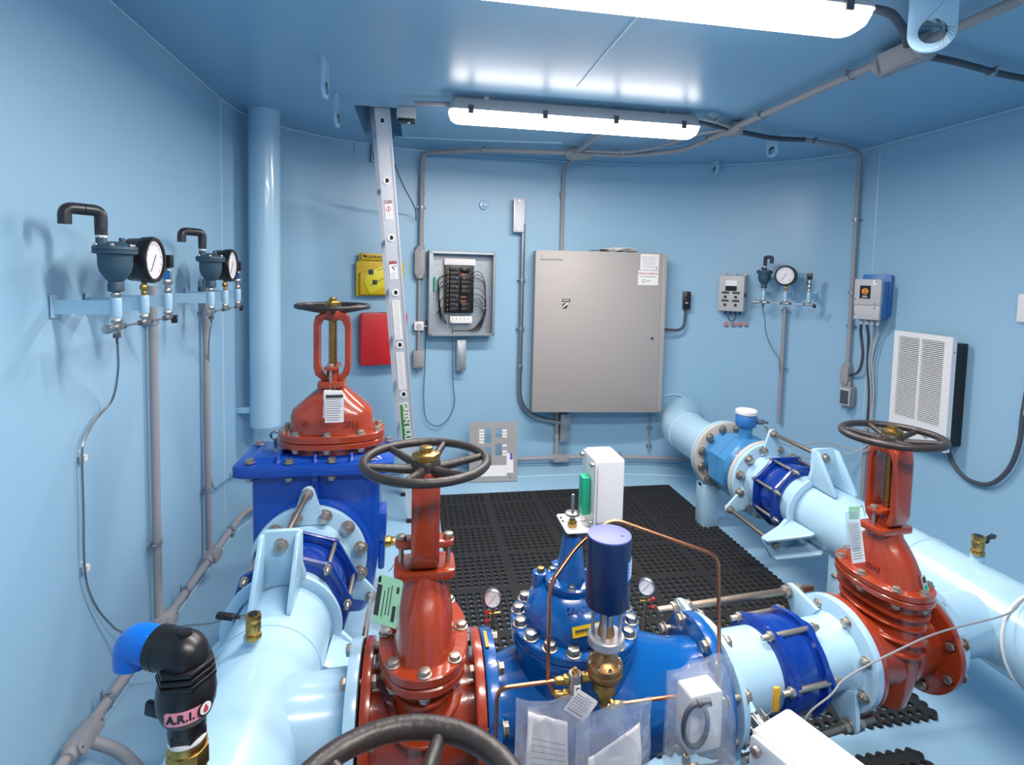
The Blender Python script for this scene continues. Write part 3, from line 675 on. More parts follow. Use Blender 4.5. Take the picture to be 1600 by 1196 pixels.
def bypass_spools():
    # from the control valve outlet to the right gate valve
    x0, x1 = .781, 1.213; d = V(1, .0785, 0).normalized(); p0 = V(x0, 1.295, ZA); p1 = V(x1, 1.349, ZA)
    d = (p1-p0).normalized()
    t = thing('pipe_spool', p0, 'light blue pipe between the blue control valve and the dark blue bypass coupling', 'pipe')
    part('flange', flange(MB(), p0-d*.016, d, .160, .05, .018), 'pipe', t, True, bevel=.002)
    part('pipe', MB().lathe([(.1, 0), (.107, 0), (.102, .235), (.09, .235)], p0, d, 56), 'pipe', t, True)
    EA = (-.95, 2.6, -pi*.75)
    e1 = [ear(t, p0+d*.002, d, a, .160, .184) for a in EA]
    n0 = at(1166, 1104, y=1.19); part('threaded_nipple', MB().cyl(n0+V(0, .04, .02), n0+V(.006, -.018, -.008), .0135, n=20), 'pipe', t, True)
    t2 = thing('pipe_spool', p1, 'light blue pipe with flange and ears beside the right red gate valve', 'pipe')
    part('flange', flange(MB(), p1-d*.022, d, .150, .05, .024), 'pipe', t2, True, bevel=.002)
    part('pipe', MB().lathe([(.085, 0), (.098, 0), (.093, .185), (.106, .20), (.106, .205)], p1-d*.225, d, 56), 'pipe', t2, True)
    e2 = [ear(t2, p1-d*.04, d, a, .150, .172) for a in EA]
    c = p0*.48+p1*.52
    coupling('pipe_coupling', c, d, .100, 6, radians(20), .135, 'dark blue bolted coupling on the bypass line right of the blue control valve', 'dark blue pipe couplings', tip=.04)
    for a, b, s in zip(e1, e2, ('above the bypass coupling, longest of the rods', 'below the bypass coupling on the near side', 'below the bypass coupling on the far side')):
        L = (b-a).length; rod(a-d*.07, b+d*.085, 'threaded steel tie rod '+s, r=.011, nuts=((.066, -1), (.09, 1), (L+.066, -1), (L+.092, 1)))
    v = thing('needle_valve', n0, 'small stainless ball valve with orange lever under the bypass pipe', 'valve')
    q = n0+V(.006, -.018, -.008); q2 = at(1203, 1150, y=1.13)
    dq = (q2-q).normalized()
    part('body', MB().hex(q, dq, .028, .010).cyl(q+dq*.008, q+dq*.03, .019, n=20).hex(q+dq*.03, dq, .030, .012), 'steel', v, True, bevel=.0015)
    sd = dq.cross(V(0, 0, 1)).normalized(); up = sd.cross(dq)
    for k in range(4):
        o = q+sd*.019*(1 if k % 2 else -1)+up*.014*(1 if k < 2 else -1); part('body_bolt', MB().cyl(o+dq*.002, o+dq*.042, .0035, n=8).hex(o+dq*.036, dq, .009, .006), 'steel', v, True)
    a = q+dq*.02+up*.02+V(.004, 0, 0); g0 = at(1212, 1108, y=1.13)
    part('stem', MB().cyl(q+dq*.018, a, .006, n=12), 'steel', v, True)
    lv = part('lever', MB().bar(a, g0, .012, .003), 'steel', v, True, bevel=.001)
    part('lever_grip', MB().bar(g0-V(.001, 0, .006), at(1214, 1074, y=1.13), .016, .008, up=(0, 1, 0)), 'orange', lv, True, bevel=.003, label='orange grip')
bypass_spools()

# ---------------- pump control valve ----------------
CX = .40
def fitting(parent, p, d, s=1.0, world=True):
    p = Vector(p); d = Vector(d).normalized()
    part('tube_fitting', MB().hex(p, d, .019*s, .010*s).lathe([(.0085*s, .010*s), (.0085*s, .016*s), (.0078*s, .026*s), (.006*s, .03*s)], p, d, 16).lathe([(.007*s, -.008*s), (.007*s, .001)], p, d, 14), 'brass', parent, world, bevel=.0008)
def control_valve():
    t = thing('control_valve', (CX, YB, ZA), 'blue cast globe control valve with bolted round bonnet in the middle of the bypass line', 'valve')
    b = MB().lathe([(.112, -.215), (.11, -.19), (.122, -.15), (.145, -.10), (.16, -.04), (.165, .03), (.163, .09), (.15, .15), (.13, .21), (.113, .27), (.11, .33), (.112, .352)], axis=(1, 0, 0), n=56)
    b.lathe([(.12, -.08), (.145, -.03), (.147, .16), (.15, .168)], n=64)
    part('body', b, 'cvblue', t, ang=50)
    part('body_flange', MB().lathe([(.14, .166), (.156, .168), (.158, .172), (.158, .187), (.156, .189)], n=72), 'cvblue', t)
    part('bonnet_flange', MB().lathe([(.152, .1915), (.159, .193), (.159, .21), (.156, .213), (.125, .213)], n=72), 'cvblue', t)
    part('bonnet', MB().lathe([(.126, .212), (.125, .226), (.12, .245), (.107, .268), (.088, .286), (.07, .295), (.06, .299)], n=64), 'cvblue', t, ang=60)
    part('inlet_flange', MB().lathe([(.08, 0), (.172, 0), (.172, .03), (.08, .03)], (-.232, 0, 0), (1, 0, 0), 56), 'cvblue', t, bevel=.003)
    part('outlet_flange', MB().lathe([(.08, 0), (.164, 0), (.164, .03), (.08, .03)], (.334, .008, 0), (1, .0, 0), 56), 'cvblue', t, bevel=.003)
    bolts(t, (-.225, 0, 0), (1, 0, 0), .149, 8, pi/8, 'bolt'); bolts(t, (.355, .008, 0), (-1, -.1, 0), .149, 8, pi/8, 'bolt')
    bolts(t, (0, 0, .213), (0, 0, 1), .141, 16, .1, 'head', 'bonnet_bolt', up=(1, 0, 0))
    tw = part('stem_tower', MB().lathe([(.062, .296), (.064, .30), (.064, .312), (.06, .316), (.04, .318), (.036, .33), (.022, .425)], (-.012, 0, 0), n=48), 'cvblue', t)
    bolts(tw, (-.012, 0, .315), (0, 0, 1), .052, 6, .3, 'head', 'tower_bolt', up=(1, 0, 0), scale=.55)
    part('tower_nut', MB().cyl((-.012, 0, .424), (-.012, 0, .44), .010, n=20).hex((-.012, 0, .432), (0, 0, 1), .024, .012), 'brass', tw, bevel=.001)
    bs = part('plug_boss', MB().cyl((-.078, .045, .23), (-.078, .045, .31), .021, n=28), 'cvblue', t, bevel=.003)
    part('plug', MB().hex((-.078, .045, .309), (0, 0, 1), .017, .012), 'brass', bs, bevel=.001)
    bs = part('plug_boss', MB().cyl((-.02, .09, .24), (-.02, .09, .305), .018, n=28), 'cvblue', t, bevel=.003)
    text('1206CBE2', .02, t, 'cvblue', 'cast_numerals', basis((-.012, -.088, .284), (1, 0, 0), (0, .8, .6)), .006)
    text('FLOW', .03, t, 'cvblue', 'cast_lettering', basis((.0, -.149, .06), (1, 0, 0), (0, 0, 1)), .012)
    part('warning_label', MB().prism([(-.034, -.011), (.034, -.011), (.034, .011), (-.034, .011)], (-.006, -.1165, .254), (1, .03, .1), (0, .55, .83), (0, -.004, .003)), 'yellow', t)
    part('printed_text', MB().prism([(-.028, -.002), (.02, -.002), (.02, .002), (-.028, .002)], (-.006, -.1205, .2585), (1, .03, .1), (0, .55, .83), (0, -.0008, .0006)), 'ink', t)
    part('brass_plate', MB().bar((-.222, -.03, .1735), (-.222, .03, .1735), .008, .003), 'brass', t)
    part('foot', MB().lathe([(.11, -.43), (.11, -.415), (.05, -.41), (.05, -.15)], n=36), 'cvblue', t)
    return t
cv = control_valve()

def indicator(name, loc, rz, label):
    # origin: on top of the tower, at the stem
    t = thing(name, loc, label, 'switch box', 'white position switch boxes', rz)
    pl = [(-.022, -.032), (.05, -.032), (.05, .075), (-.022, .075)]
    b = MB().loft([[V(x, y, z) for x, y in rr] for rr, z in (([(q[0]+.012, q[1]+.02) for q in rrect(.07, .106, .008)], 0), ([(q[0]+.012, q[1]+.02) for q in rrect(.07, .106, .008)], .004))])
    b.prism(rrect(.106, .176, .006), (.045, .021, .088), (0, 1, 0), (0, 0, 1), (.004, 0, 0)); part('bracket', b, 'white', t, bevel=.001)
    part('housing', MB().prism(rrect(.108, .162, .008), (.052, .024, .098), (0, 1, 0), (0, 0, 1), (.068, 0, 0)), 'white', t, bevel=.004)
    part('terminal_strip', MB().box((.024, .0, .03), (.044, .034, .125)), 'green', t, bevel=.002)
    for z, y in ((.165, -.02), (.165, .062), (.02, -.02), (.02, .062)): part('lid_screw', MB().cyl((.036, y, z), (.054, y, z), .0035, n=10).cyl((.036, y, z), (.041, y, z), .006, n=14), 'steel', t)
    part('cable_gland', MB().cyl((.119, .04, .06), (.128, .04, .06), .008, n=14), 'gland', t)
    part('stem', MB().cyl((0, 0, -.02), (0, 0, .085), .004, n=14), 'steel', t)
    part('trip_disk', MB().cyl((0, 0, .034), (0, 0, .040), .018, n=32).cyl((0, 0, .028), (0, 0, .034), .009, n=20), 'steel', t, bevel=.0008)
    part('stem_nut', MB().hex((0, 0, .0045), (0, 0, 1), .022, .013).cyl((0, 0, .017), (0, 0, .023), .008, n=20), 'brass', t, bevel=.001)
    for x, y in ((-.016, .03), (-.016, .05)): part('slot', MB().box((x-.003, y-.006, .0041), (x+.003, y+.006, .0046)), 'blackp', t)
    return t
indicator('switch_box', (.388, YB, .8715), 0, 'upright white switch box with green terminal strip on top of the blue control valve')
indicator('switch_box', (.378, .475, .787), radians(20), 'overexposed white switch box at the bottom edge of the photo, right of centre')
def near_control_valve():
    c2 = dup(cv); c2.location = (.372, .503, ZA-.085)
    c2['label'] = 'second blue control valve below the bottom edge of the photo'; c2['group'] = 'blue control valves'; cv['group'] = 'blue control valves'
near_control_valve()

# ---------------- pilot control with motor and copper tubing ----------------
YP = 1.05
def pilot():
    x = .397
    t = thing('pilot_actuator', (x, YP, .60), 'dark blue cylindrical motor on a bronze pilot valve in front of the blue control valve', 'actuator')
    mo = part('motor', MB().lathe([(.02, .822), (.044, .822), (.0455, .826), (.0455, .962), (.0445, .966)], (x, YP, 0), n=48), 'motor', t, True)
    part('motor_cap', MB().lathe([(.0445, .966), (.0445, .969), (.04, .970)], (x, YP, 0), n=48), 'motortop', mo, True, label='lavender blue end cap')
    part('cap_hole', MB().cyl((x+.022, YP-.014, .9698), (x+.022, YP-.014, .9706), .003, n=12), 'blackp', mo, True)
    n = MB(); r = .0462; a0 = -.95
    pts = [V(x+r*cos(a), YP+r*sin(a), 0) for a in [a0+.75*k/10 for k in range(11)]]
    n.loft([[p+V(0, 0, .885), p*1+V(-.0008*cos(a0), .0008, .885), p+V(-.0006, .0006, .925), p+V(0, 0, .925)] for p in pts]); part('nameplate', n, 'ltlabel', mo, True)
    q = MB()
    for zz in (.918, .911, .904, .897, .890):
        pts2 = [V(x+(r+.0004)*cos(a), YP+(r+.0004)*sin(a), 0) for a in [a0+.1+.5*k/8 for k in range(9)]]
        q.loft([[p+V(0, 0, zz), p+V(-.0006, .0004, zz), p+V(-.0006, .0004, zz+.0025), p+V(0, 0, zz+.0025)] for p in pts2])
    part('printed_text', q, 'white', mo, True)
    part('mounting_ring', MB().lathe([(.015, .733), (.034, .733), (.038, .738), (.038, .753), (.036, .755), (.015, .755)], (x, YP, 0), n=44), 'grey', t, True)
    for k in range(4):
        a = pi/4+k*pi/2+.3; part('spacer_rod', MB().cyl((x+.028*cos(a), YP+.028*sin(a), .754), (x+.028*cos(a), YP+.028*sin(a), .823), .0038, n=12), 'grey', t, True)
    part('coupling_shaft', MB().lathe([(.014, .775), (.014, .8), (.012, .802), (.012, .823)], (x, YP, 0), n=24), 'steel', t, True)
    part('bonnet_spring_housing', MB().lathe([(.018, .752), (.016, .768), (.014, .776), (.008, .782)], (x, YP, 0), n=28), 'bronze', t, True)
    pv = part('pilot_body', MB().lathe([(.018, .733), (.016, .72), (.017, .708), (.024, .70), (.036, .694), (.037, .690), (.037, .683), (.036, .681), (.037, .679), (.037, .672), (.034, .668), (.03, .660), (.022, .655)], (x, YP, 0), n=36), 'bronze', t, True)
    for k in range(8):
        a = k*pi/4; inst('cap_screw', ME['head'], pv, (x+.031*cos(a), YP+.031*sin(a), .696), world=True, scale=.22)
    part('pilot_base', MB().hex((x, YP, .636), (0, 0, 1), .048, .022).cyl((x, YP, .604), (x, YP, .637), .010, .02, n=24).hex((x, YP, .596), (0, 0, 1), .018, .012), 'brass', t, True, bevel=.0015)
    part('side_port', MB().hex((x-.05, YP, .665), (1, 0, 0), .018, .02).cyl((x-.035, YP, .665), (x, YP, .655), .007, n=14), 'brass', t, True, bevel=.001)
    # strainer
    fx = .333
    s = thing('needle_strainer', (fx, YP, .62), 'small steel strainer cylinder with barcode label between brass fittings', 'filter')
    part('canister', MB().lathe([(.012, .618), (.0145, .62), (.0145, .674), (.013, .677)], (fx, YP, 0), n=32), 'steel', s, True)
    part('cap_nut', MB().hex((fx, YP, .677), (0, 0, 1), .013, .006).cyl((fx, YP, .683), (fx, YP, .688), .004, n=12), 'brass', s, True)
    part('barcode_label', MB().box((fx-.006, YP-.0158, .63), (fx+.008, YP-.012, .66)), 'paper', s, True)
    for k in range(6): part('printed_bar', MB().box((fx-.002, YP-.0163, .634+.004*k), (fx+.006, YP-.0157, .636+.004*k)), 'ink', s, True)
    fitting(s, (fx-.0145, YP, .664), (-1, 0, 0)); fitting(s, (fx-.0145, YP, .630), (-1, .1, .12)); fitting(s, (fx+.0145, YP, .668), (1, 0, 0), .8)
    fitting(t, (.408, YP-.004, .601), (1, 0, 0))
    def tube(pts, label, r=.0042, rad=.022):
        t = solo('copper_tube', MB().tube(fillet(pts, rad), r, 12), 'copper', label, 'tube', 'copper control tubes')
        return t
    tube([(fx-.042, YP, .664), (.17, YP, .661), (.167, YP-.005, .40)], 'copper tube bending down left of the small strainer, in front of the inlet flange')
    tube([(fx-.044, YP+.003, .634), (.285, YP+.004, .645), (.276, YP+.004, .66), (.276, YP+.01, .865), (.349, YP+.06, .918), (.43, YP+.075, .966), (.655, YP+.02, .895), (.671, YP, .44)], 'long copper tube rising left of the blue motor, passing behind it and dropping at right', rad=.028)
    tube([(.435, YP-.004, .601), (.572, YP-.004, .604), (.587, YP-.006, .462)], 'copper tube from the pilot base bending down beside the bagged box')
    f = thing('brass_valve', (.59, YP-.01, .40), 'brass fitting below the bagged white box at the bottom edge', 'fitting')
    fitting(f, (.587, YP-.006, .435), (0, 0, 1), 1.1); part('body', MB().cyl((.56, YP-.006, .425), (.66, YP-.006, .425), .012, n=20).hex((.60, YP-.006, .425), (1, 0, 0), .03, .02), 'brass', f, True, bevel=.001)
    part('body', MB().cyl((.587, YP-.006, .2), (.587, YP-.006, .425), .008, n=16), 'brass', f, True)
    # tag
    tg = thing('card_tag', (.345, YP-.03, .62), 'white maker card hanging tilted below the small strainer', 'tag')
    c = at(908, 1103, y=YP-.03)
    o = tag_part(tg, 'card', c, V(.80, 0, -.60), V(.60, 0, .80), .054, .05, 'paper', .0055)
    text('SINGER VALVE', .0062, tg, 'ink', 'lettering', basis(c+V(-.0135, -.0014, -.012), V(.80, 0, -.60), V(.60, 0, .80)), .0004, world=True)
pilot()

# ---------------- pressure gauges on the control valve ----------------
def small_gauge(px, py, y, label, stem_z=.36):
    c = at(px, py, y=y)
    t = thing('pressure_gauge', (c.x, y, stem_z), label, 'gauge', 'silver gauges beside the control valve')
    d = (V(0, 0, CAMZ)-c); d.z *= .35; d.normalize()
    R = .023
    b = part('case', MB().lathe([(R*.8, -.012), (R*.95, -.010), (R, .004), (R*1.06, .006), (R*1.06, .012), (R*.9, .014), (R*.88, .010), (R*.2, .0102)], c, d, 40), 'steel', t, True)
    fce = part('dial', MB().lathe([(.0005, .0104), (R*.88, .0104), (R*.88, .0112), (.0005, .0112)], c, d, 36), 'dial', b, True)
    x, yv, z = frame(d); o = c+d*.0114
    tk = MB()
    for k in range(13):
        a = radians(225-270*k/12); p = o+(x*cos(a)+yv*sin(a))*R*.78; q = o+(x*cos(a)+yv*sin(a))*R*(.62 if k % 3 == 0 else .7); tk.bar(p, q, .0009, .0003, d)
    part('scale_marks', tk, 'ink', fce, True)
    part('needle', MB().bar(o-(x*.6+yv*.8)*R*.6+d*.0006, o+(x*.6+yv*.8)*R*.55+d*.0006, .0011, .0005, d), 'ink', fce, True)
    part('snubber', MB().cyl(c-V(0, 0, R), c-V(0, 0, R+.035), .006, n=14).hex(c-V(0, 0, R+.022), (0, 0, 1), .014, .01), 'brass', t, True)
    part('needle_valve', MB().cyl(c+V(-.02, -.004, -.042), c+V(.02, -.004, -.042), .004, n=12), 'brass', t, True)
    for s, dz in ((1, -.034), (1, -.058)):
        part('red_cap', MB().cyl(c+V(-.012 if px < 900 else .012, -.008, dz), c+V(-.021 if px < 900 else .021, -.012, dz), .0055, n=16), 'redbox', t, True)
    part('riser', MB().cyl(V(c.x, y, stem_z), c-V(0, 0, R+.03), .0042, n=12), 'bronze', t, True)
    return t
small_gauge(770, 934, 1.41, 'small round pressure gauge between the centre red gate valve and the blue control valve', .30)
small_gauge(1010, 916, 1.44, 'small round pressure gauge right of the blue motor, over the black mat', .36)

# ---------------- plastic bags ----------------
def film(tl, tr, br, bl, bulge, seed, sag):
    b = sheet(tl, tr, br, bl, bulge, seed=seed, sag=sag, thick=0); n = len(b.v)//2; b.v = b.v[:n]; b.f = [f for f in b.f if max(f) < n]; return b
def sheet(tl, tr, br, bl, bulge=.01, nx=14, ny=16, wr=.004, seed=1, thick=.0005, sag=.0):
    tl, tr, br, bl = map(Vector, (tl, tr, br, bl)); rnd = random.Random(seed); ph = [rnd.uniform(0, 6) for _ in range(8)]
    n = (tr-tl).cross(bl-tl).normalized(); b = MB(); rows = []
    for s in (0, 1):
        for j in range(ny+1):
            v = j/ny; row = []
            for i in range(nx+1):
                u = i/nx; p = (tl*(1-u)+tr*u)*(1-v)+(bl*(1-u)+br*u)*v
                q = bulge*sin(pi*u)*sin(pi*min(1, v*1.1))+wr*(sin(9*u+5*v+ph[0])*sin(7*v-4*u+ph[1])+.5*sin(17*u-11*v+ph[2]))
                p = p+n*q+V(0, 0, sag*(sin(5*u+ph[3])*(1-v)))
                row.append(p+n*thick*s)
            rows.append(b.ring(row))
    A, B = rows[:ny+1], rows[ny+1:]
    for G in (A, B):
        for r0, r1 in zip(G, G[1:]):
            for i in range(nx): b.f.append((r0[i], r0[i+1], r1[i+1], r1[i]))
    for r0, r1 in ((A[0], B[0]), (A[-1], B[-1])):
        for i in range(nx): b.f.append((r0[i], r0[i+1], r1[i+1], r1[i]))
    for i in (0, -1):
        for j in range(ny): b.f.append((A[j][i], A[j+1][i], B[j+1][i], B[j][i]))
    return b
def bag(tl, tr, br, bl, depth, label, seed):
    t = thing('plastic_bag', (Vector(bl)+Vector(br))/2, label, 'bag')
    D = V(0, depth/2, 0)
    part('film_panel', film(tl, tr, br, bl, depth*.55, seed, .008), 'film', t, True, ang=180)
    part('film_panel', film(V(*tl)+D*.2, V(*tr)+D*.2, V(*br)+D*.2, V(*bl)+D*.2, -depth*.55, seed, .008), 'film', t, True, ang=180)
    return t
def bags():
    b1 = bag((.2, 1.0, .68), (.345, .985, .665), (.345, .97, .44), (.195, .98, .44), .03, 'clear plastic bag with printed sheet, left of the two hanging before the control valve', 3)
    b2 = bag((.315, .97, .64), (.475, .985, .667), (.46, .96, .44), (.305, .95, .44), .03, 'clear plastic bag with leaflet, right of the two hanging before the control valve', 5)
    b3 = bag((.512, .995, .705), (.655, 1.0, .712), (.672, .985, .46), (.505, .98, .46), .09, 'clear plastic bag holding a white box, in front of the valve outlet flange', 8)
    def doc(tl, tr, br, bl, seed, label):
        o = thing('folded_sheet', V(*bl), label, 'paper')
        part('page', sheet(tl, tr, br, bl, .006, wr=.0015, seed=seed, thick=.0008), 'paper', o, True, ang=180)
        tl, tr, br, bl = map(Vector, (tl, tr, br, bl)); q = MB()
        return o, (tl, tr, br, bl)
    o, (tl, tr, br, bl) = doc((.222, .99, .655), (.30, .984, .628), (.305, .975, .45), (.215, .98, .45), 2, 'white printed page inside the left plastic bag')
    q = MB()
    for k in range(13):
        v = .2+.06*k; a = tl*(1-v)+bl*v; c = tr*(1-v)+br*v; q.bar(a*.92+c*.08+V(0, -.0115, 0), a*.1+c*.9+V(0, -.0115, 0), .0014, .0002, (0, -1, 0))
    part('printed_text', q, 'grink', o, True)
    o, (tl, tr, br, bl) = doc((.335, .955, .575), (.445, .972, .62), (.45, .955, .45), (.325, .945, .45), 6, 'white leaflet with dark printed block inside the right plastic bag')
    a = tl*.4+br*.6+V(0, -.012, -.02)
    part('printed_block', MB().prism([(-.02, -.008), (.03, -.008), (.03, .008), (-.02, .008)], a+V(.01, 0, 0), (1, .1, .1), (0, 0, 1), (0, -.0004, 0)), 'ink', o, True)
    part('fold_line', MB().bar(tl*.5+bl*.5+V(.005, -.010, -.01), tr*.5+br*.5+V(-.01, -.012, .01), .0012, .0003, (0, -1, 0)), 'grink', o, True)
    bx = thing('solenoid_box', (.586, 1.02, .51), 'white electrical box with coiled grey cable inside the plastic bag', 'box')
    part('housing', MB().prism([(x, z) for x, z in rrect(.076, .125, .006)], (.594, .985, .59), (1, .12, 0), (0, 0, 1), (-.006, .05, 0)), 'white', bx, True, bevel=.003)
    pts = [V(.563+.026*cos(a), .972, .60+.045*sin(a)) for a in [k*pi/12 for k in range(6, 31)]]
    part('cable', MB().tube(pts, .0052, 10), 'flex', bx, True); part('cable_end', MB().cyl((.565, .972, .646), (.592, .97, .648), .008, n=16), 'flex', bx, True)
bags()

# ---------------- air valve and brass ball valves on the mains ----------------
def brass_ball_valve(c, hd, label, L=.075, sc=1.0):
    # c: bottom centre; hd: handle direction
    c = Vector(c); hd = Vector(hd).normalized()
    t = thing('ball_valve', c, label, 'valve', 'brass ball valves on the mains')
    s = sc
    part('body', MB().hex(c, (0, 0, 1), .034*s, .014*s).lathe([(.0155*s, .014*s), (.0175*s, .02*s), (.0175*s, .04*s), (.0155*s, .046*s)], c, n=28).hex(c+V(0, 0, .046*s), (0, 0, 1), .034*s, .016*s, 8), 'brass', t, True, bevel=.0012)
    part('port_hole', MB().cyl(c+V(0, 0, .0615*s), c+V(0, 0, .0628*s), .0115*s, n=20), 'blackp', t, True)
    z = V(0, 0, .032*s); p = c+hd*.017*s+z
    part('stem', MB().cyl(c+z, p+hd*.012*s, .006*s, n=12), 'steel', t, True)
    side = V(0, 0, 1)
    lv = part('lever', MB().bar(p+hd*.01, p+hd*.03*s+V(0, 0, .002), .012, .004).bar(p+hd*.028*s, p+hd*(L+.02)*s+V(0, 0, .006), .016, .012), 'blackp', t, True, bevel=.002)
    part('grip_label', MB().box((-.012, -.0086, -.003), (.012, -.0082, .003)).xf(basis(p+hd*.055*s+V(0, 0, .002), hd, V(0, 0, 1).cross(hd))), 'paper', lv, True)
    return t
p = at(396, 998, z=.59)
def left_ball():
    t = brass_ball_valve((p.x, p.y, .590), (-1, .12, 0), 'open brass ball valve with black lever on the left main pipe', .05, 1.0)
    return t
lb = left_ball()
for o in kids(lb):
    if o.name.startswith('lever') or o.name.startswith('stem'): o.location.z += .022
p = at(1527, 868, z=.585); brass_ball_valve((p.x, p.y, .588), (1, .35, 0), 'brass ball valve with black lever on the right main pipe', .075, 1.05)
def air_vent():
    Y = .86; c = at(293, 1180, y=Y); x = c.x
    t = thing('combination_air_valve', (x, Y, .56), 'black plastic air valve with blue elbow outlet on a brass fitting, lower left', 'valve')
    Z = lambda py, px=293: at(px, py, y=Y).z
    zb = Z(1150)
    b = MB().lathe([(.024, .56), (.026, .6), (.026, zb-.045)], (x, Y, 0), n=36)
    b.hex((x, Y, zb-.045), (0, 0, 1), .056, .03, 8).lathe([(.0275, zb-.016), (.026, zb)], (x, Y, 0), n=32); b.hex((x, Y, .64), (0, 0, 1), .06, .02, 6)
    part('brass_base', b, 'brass', t, True, bevel=.002, label='brass ball valve base')
    part('white_seal', MB().cyl((x, Y, zb-.002), (x, Y, zb+.004), .0262, n=32), 'paper', t, True)
    part('base_lever', MB().bar((x-.028, Y-.0, Z(1110)), (x-.06, Y+.01, Z(1106)), .010, .022), 'blackp', t, True, bevel=.003)
    z1, z2, z3, z4 = Z(1136), Z(1122), Z(1070), Z(1052)
    part('body', MB().hex((x, Y, zb+.003), (0, 0, 1), .048, .012).lathe([(.026, zb+.012), (.026, z2), (.034, z2+.010), (.0395, z2+.026), (.041, z3-.01), (.039, z3+.006), (.035, z4), (.031, z4+.005)], (x, Y, 0), n=48), 'blackp', t, True, bevel=.001)
    for k in range(3): part('hex_collar', MB().hex((x, Y, z4-.004+k*.0095), (0, 0, 1), .074-.002*k, .0062), 'blackp', t, True, bevel=.0012)
    ze = Z(1020)
    bl = at(205, 1006, y=Y+.02); L = V(bl.x, Y+.03, ze+.004)
    c0 = V(x, Y, ze); dL = (L-c0).normalized()
    pth = fillet([V(x, Y, z4+.02), c0, c0+dL*.05], .035, 12)
    part('elbow', MB().tube(pth, .031, 30), 'blackp', t, True)
    part('elbow_boss', MB().cyl(c0+V(.0, 0, .026), c0+V(0, 0, .034), .009, n=20), 'blackp', t, True, bevel=.001)
    part('elbow_rim', MB().cyl(c0+dL*.036, c0+dL*.044, .0315, n=30), 'blackp', t, True)
    mid = c0+dL*((L-c0).length*.62)
    part('outlet_pipe', MB().tube([c0+dL*.03, mid], .0262, 32), 'blackp', t, True)
    part('size_label', MB().box((-.008, -.004, 0), (.008, .004, .0006)).xf(basis(c0+dL*.05+V(0, -.008, .0257), (1, 0, 0), (0, .93, .3))), 'paper', t, True)
    part('blue_elbow', MB().tube(fillet([mid-dL*.004, L, L+V(0, 0, -.031)], .03, 12), .0285, 32), 'ablue', t, True, label='bright blue outlet elbow')
    r = .0414; zz = (z2+.026+z3-.01)/2-.004
    def patch(a0, a1, h, rr, m, nm, dz=0):
        pts = [V(x+rr*cos(a), Y+rr*sin(a), zz+dz) for a in [a0+(a1-a0)*k/14 for k in range(15)]]
        hs = [h*(.72 if k in (0, 14) else 1) for k in range(15)]
        part(nm, MB().loft([[q+V(0, 0, -g/2), q+V(0, .0006, -g/2), q+V(0, .0006, g/2), q+V(0, 0, g/2)] for q, g in zip(pts, hs)]), m, t, True)
    patch(-1.95, -.55, .020, r, 'pink', 'maker_label')
    for ch, a in (('A', -1.72), ('.', -1.54), ('R', -1.38), ('.', -1.20), ('I', -1.10), ('.', -1.00)):
        nrm = V(cos(a), sin(a), 0); text(ch, .0165, t, 'blackp', 'lettering', basis(V(x, Y, zz)+nrm*(r+.0006), V(-sin(a), cos(a), 0), (0, 0, 1)), .0006, world=True, bold=.03)
    a = -.62; nrm = V(cos(a), sin(a), 0); q = V(x, Y, zz+.002)+nrm*(r+.001)
    part('round_emblem', MB().cyl(q, q+nrm*.0008, .0115, n=24), 'blackp', t, True); part('round_emblem', MB().cyl(q+nrm*.0006, q+nrm*.0013, .0088, n=24), 'paper', t, True)
    part('drop_symbol', MB().prism([(0, .007), (.004, -.001), (.003, -.005), (0, -.006), (-.003, -.005), (-.004, -.001)], q+nrm*.0012, V(-sin(a), cos(a), 0), V(0, 0, 1), nrm*.0005), 'redink', t, True)
air_vent()

# ---------------- rubber drainage mats ----------------
def mat_obj(x0, y0, x1, y1, label, pitch=.036):
    t = .012; cx, cy = (x0+x1)/2, (y0+y1)/2; nx = round((x1-x0)/pitch); ny = round((y1-y0)/pitch)
    b = MB(); hr = pitch*.31
    for i in range(nx):
        for j in range(ny):
            if (i % 9 == 8) or (j % 9 == 8): rad = 0
            else: rad = hr
            ox = (i+.5)*pitch+x0; oy = (j+.5)*pitch+y0; h = pitch/2*.998
            sq = [(h, 0), (h, h), (0, h), (-h, h), (-h, 0), (-h, -h), (0, -h), (h, -h)]
            ci = [(hr*cos(k*pi/4), hr*sin(k*pi/4)) for k in range(8)]
            hi = t+.003 if (i+j) % 2 else t
            if not rad:
                q = b.ring([(ox+p[0], oy+p[1], t*.75) for p in sq]); b.f.append(tuple(q)); continue
            A = b.ring([(ox+p[0], oy+p[1], t*.8) for p in sq]); B = b.ring([(ox+p[0]*1.12, oy+p[1]*1.12, t) for p in ci]); D = b.ring([(ox+p[0], oy+p[1], .001) for p in ci])
            b.bridge(A, B); b.bridge(B, D)
    # outer skirt with scalloped edge nubs
    b.box((x0, y0, .001), (x1, y0+.002, t*.8)); b.box((x0, y1-.002, .001), (x1, y1, t*.8)); b.box((x0, y0, .001), (x0+.002, y1, t*.8)); b.box((x1-.002, y0, .001), (x1, y1, t*.8))
    for i in range(nx):
        for yy in (y0, y1): b.cyl((x0+(i+.5)*pitch, yy, .001), (x0+(i+.5)*pitch, yy, t*.8), pitch*.36, n=8)
    for j in range(ny):
        for xx in (x0, x1): b.cyl((xx, y0+(j+.5)*pitch, .001), (xx, y0+(j+.5)*pitch, t*.8), pitch*.36, n=8)
    return solo('drainage_mat', b, 'rubber', label, 'mat', 'perforated rubber mats on the floor', ang=60)
mat_obj(.17, 1.53, 1.79, 3.60, 'large black perforated rubber mat covering the floor in the middle of the room')
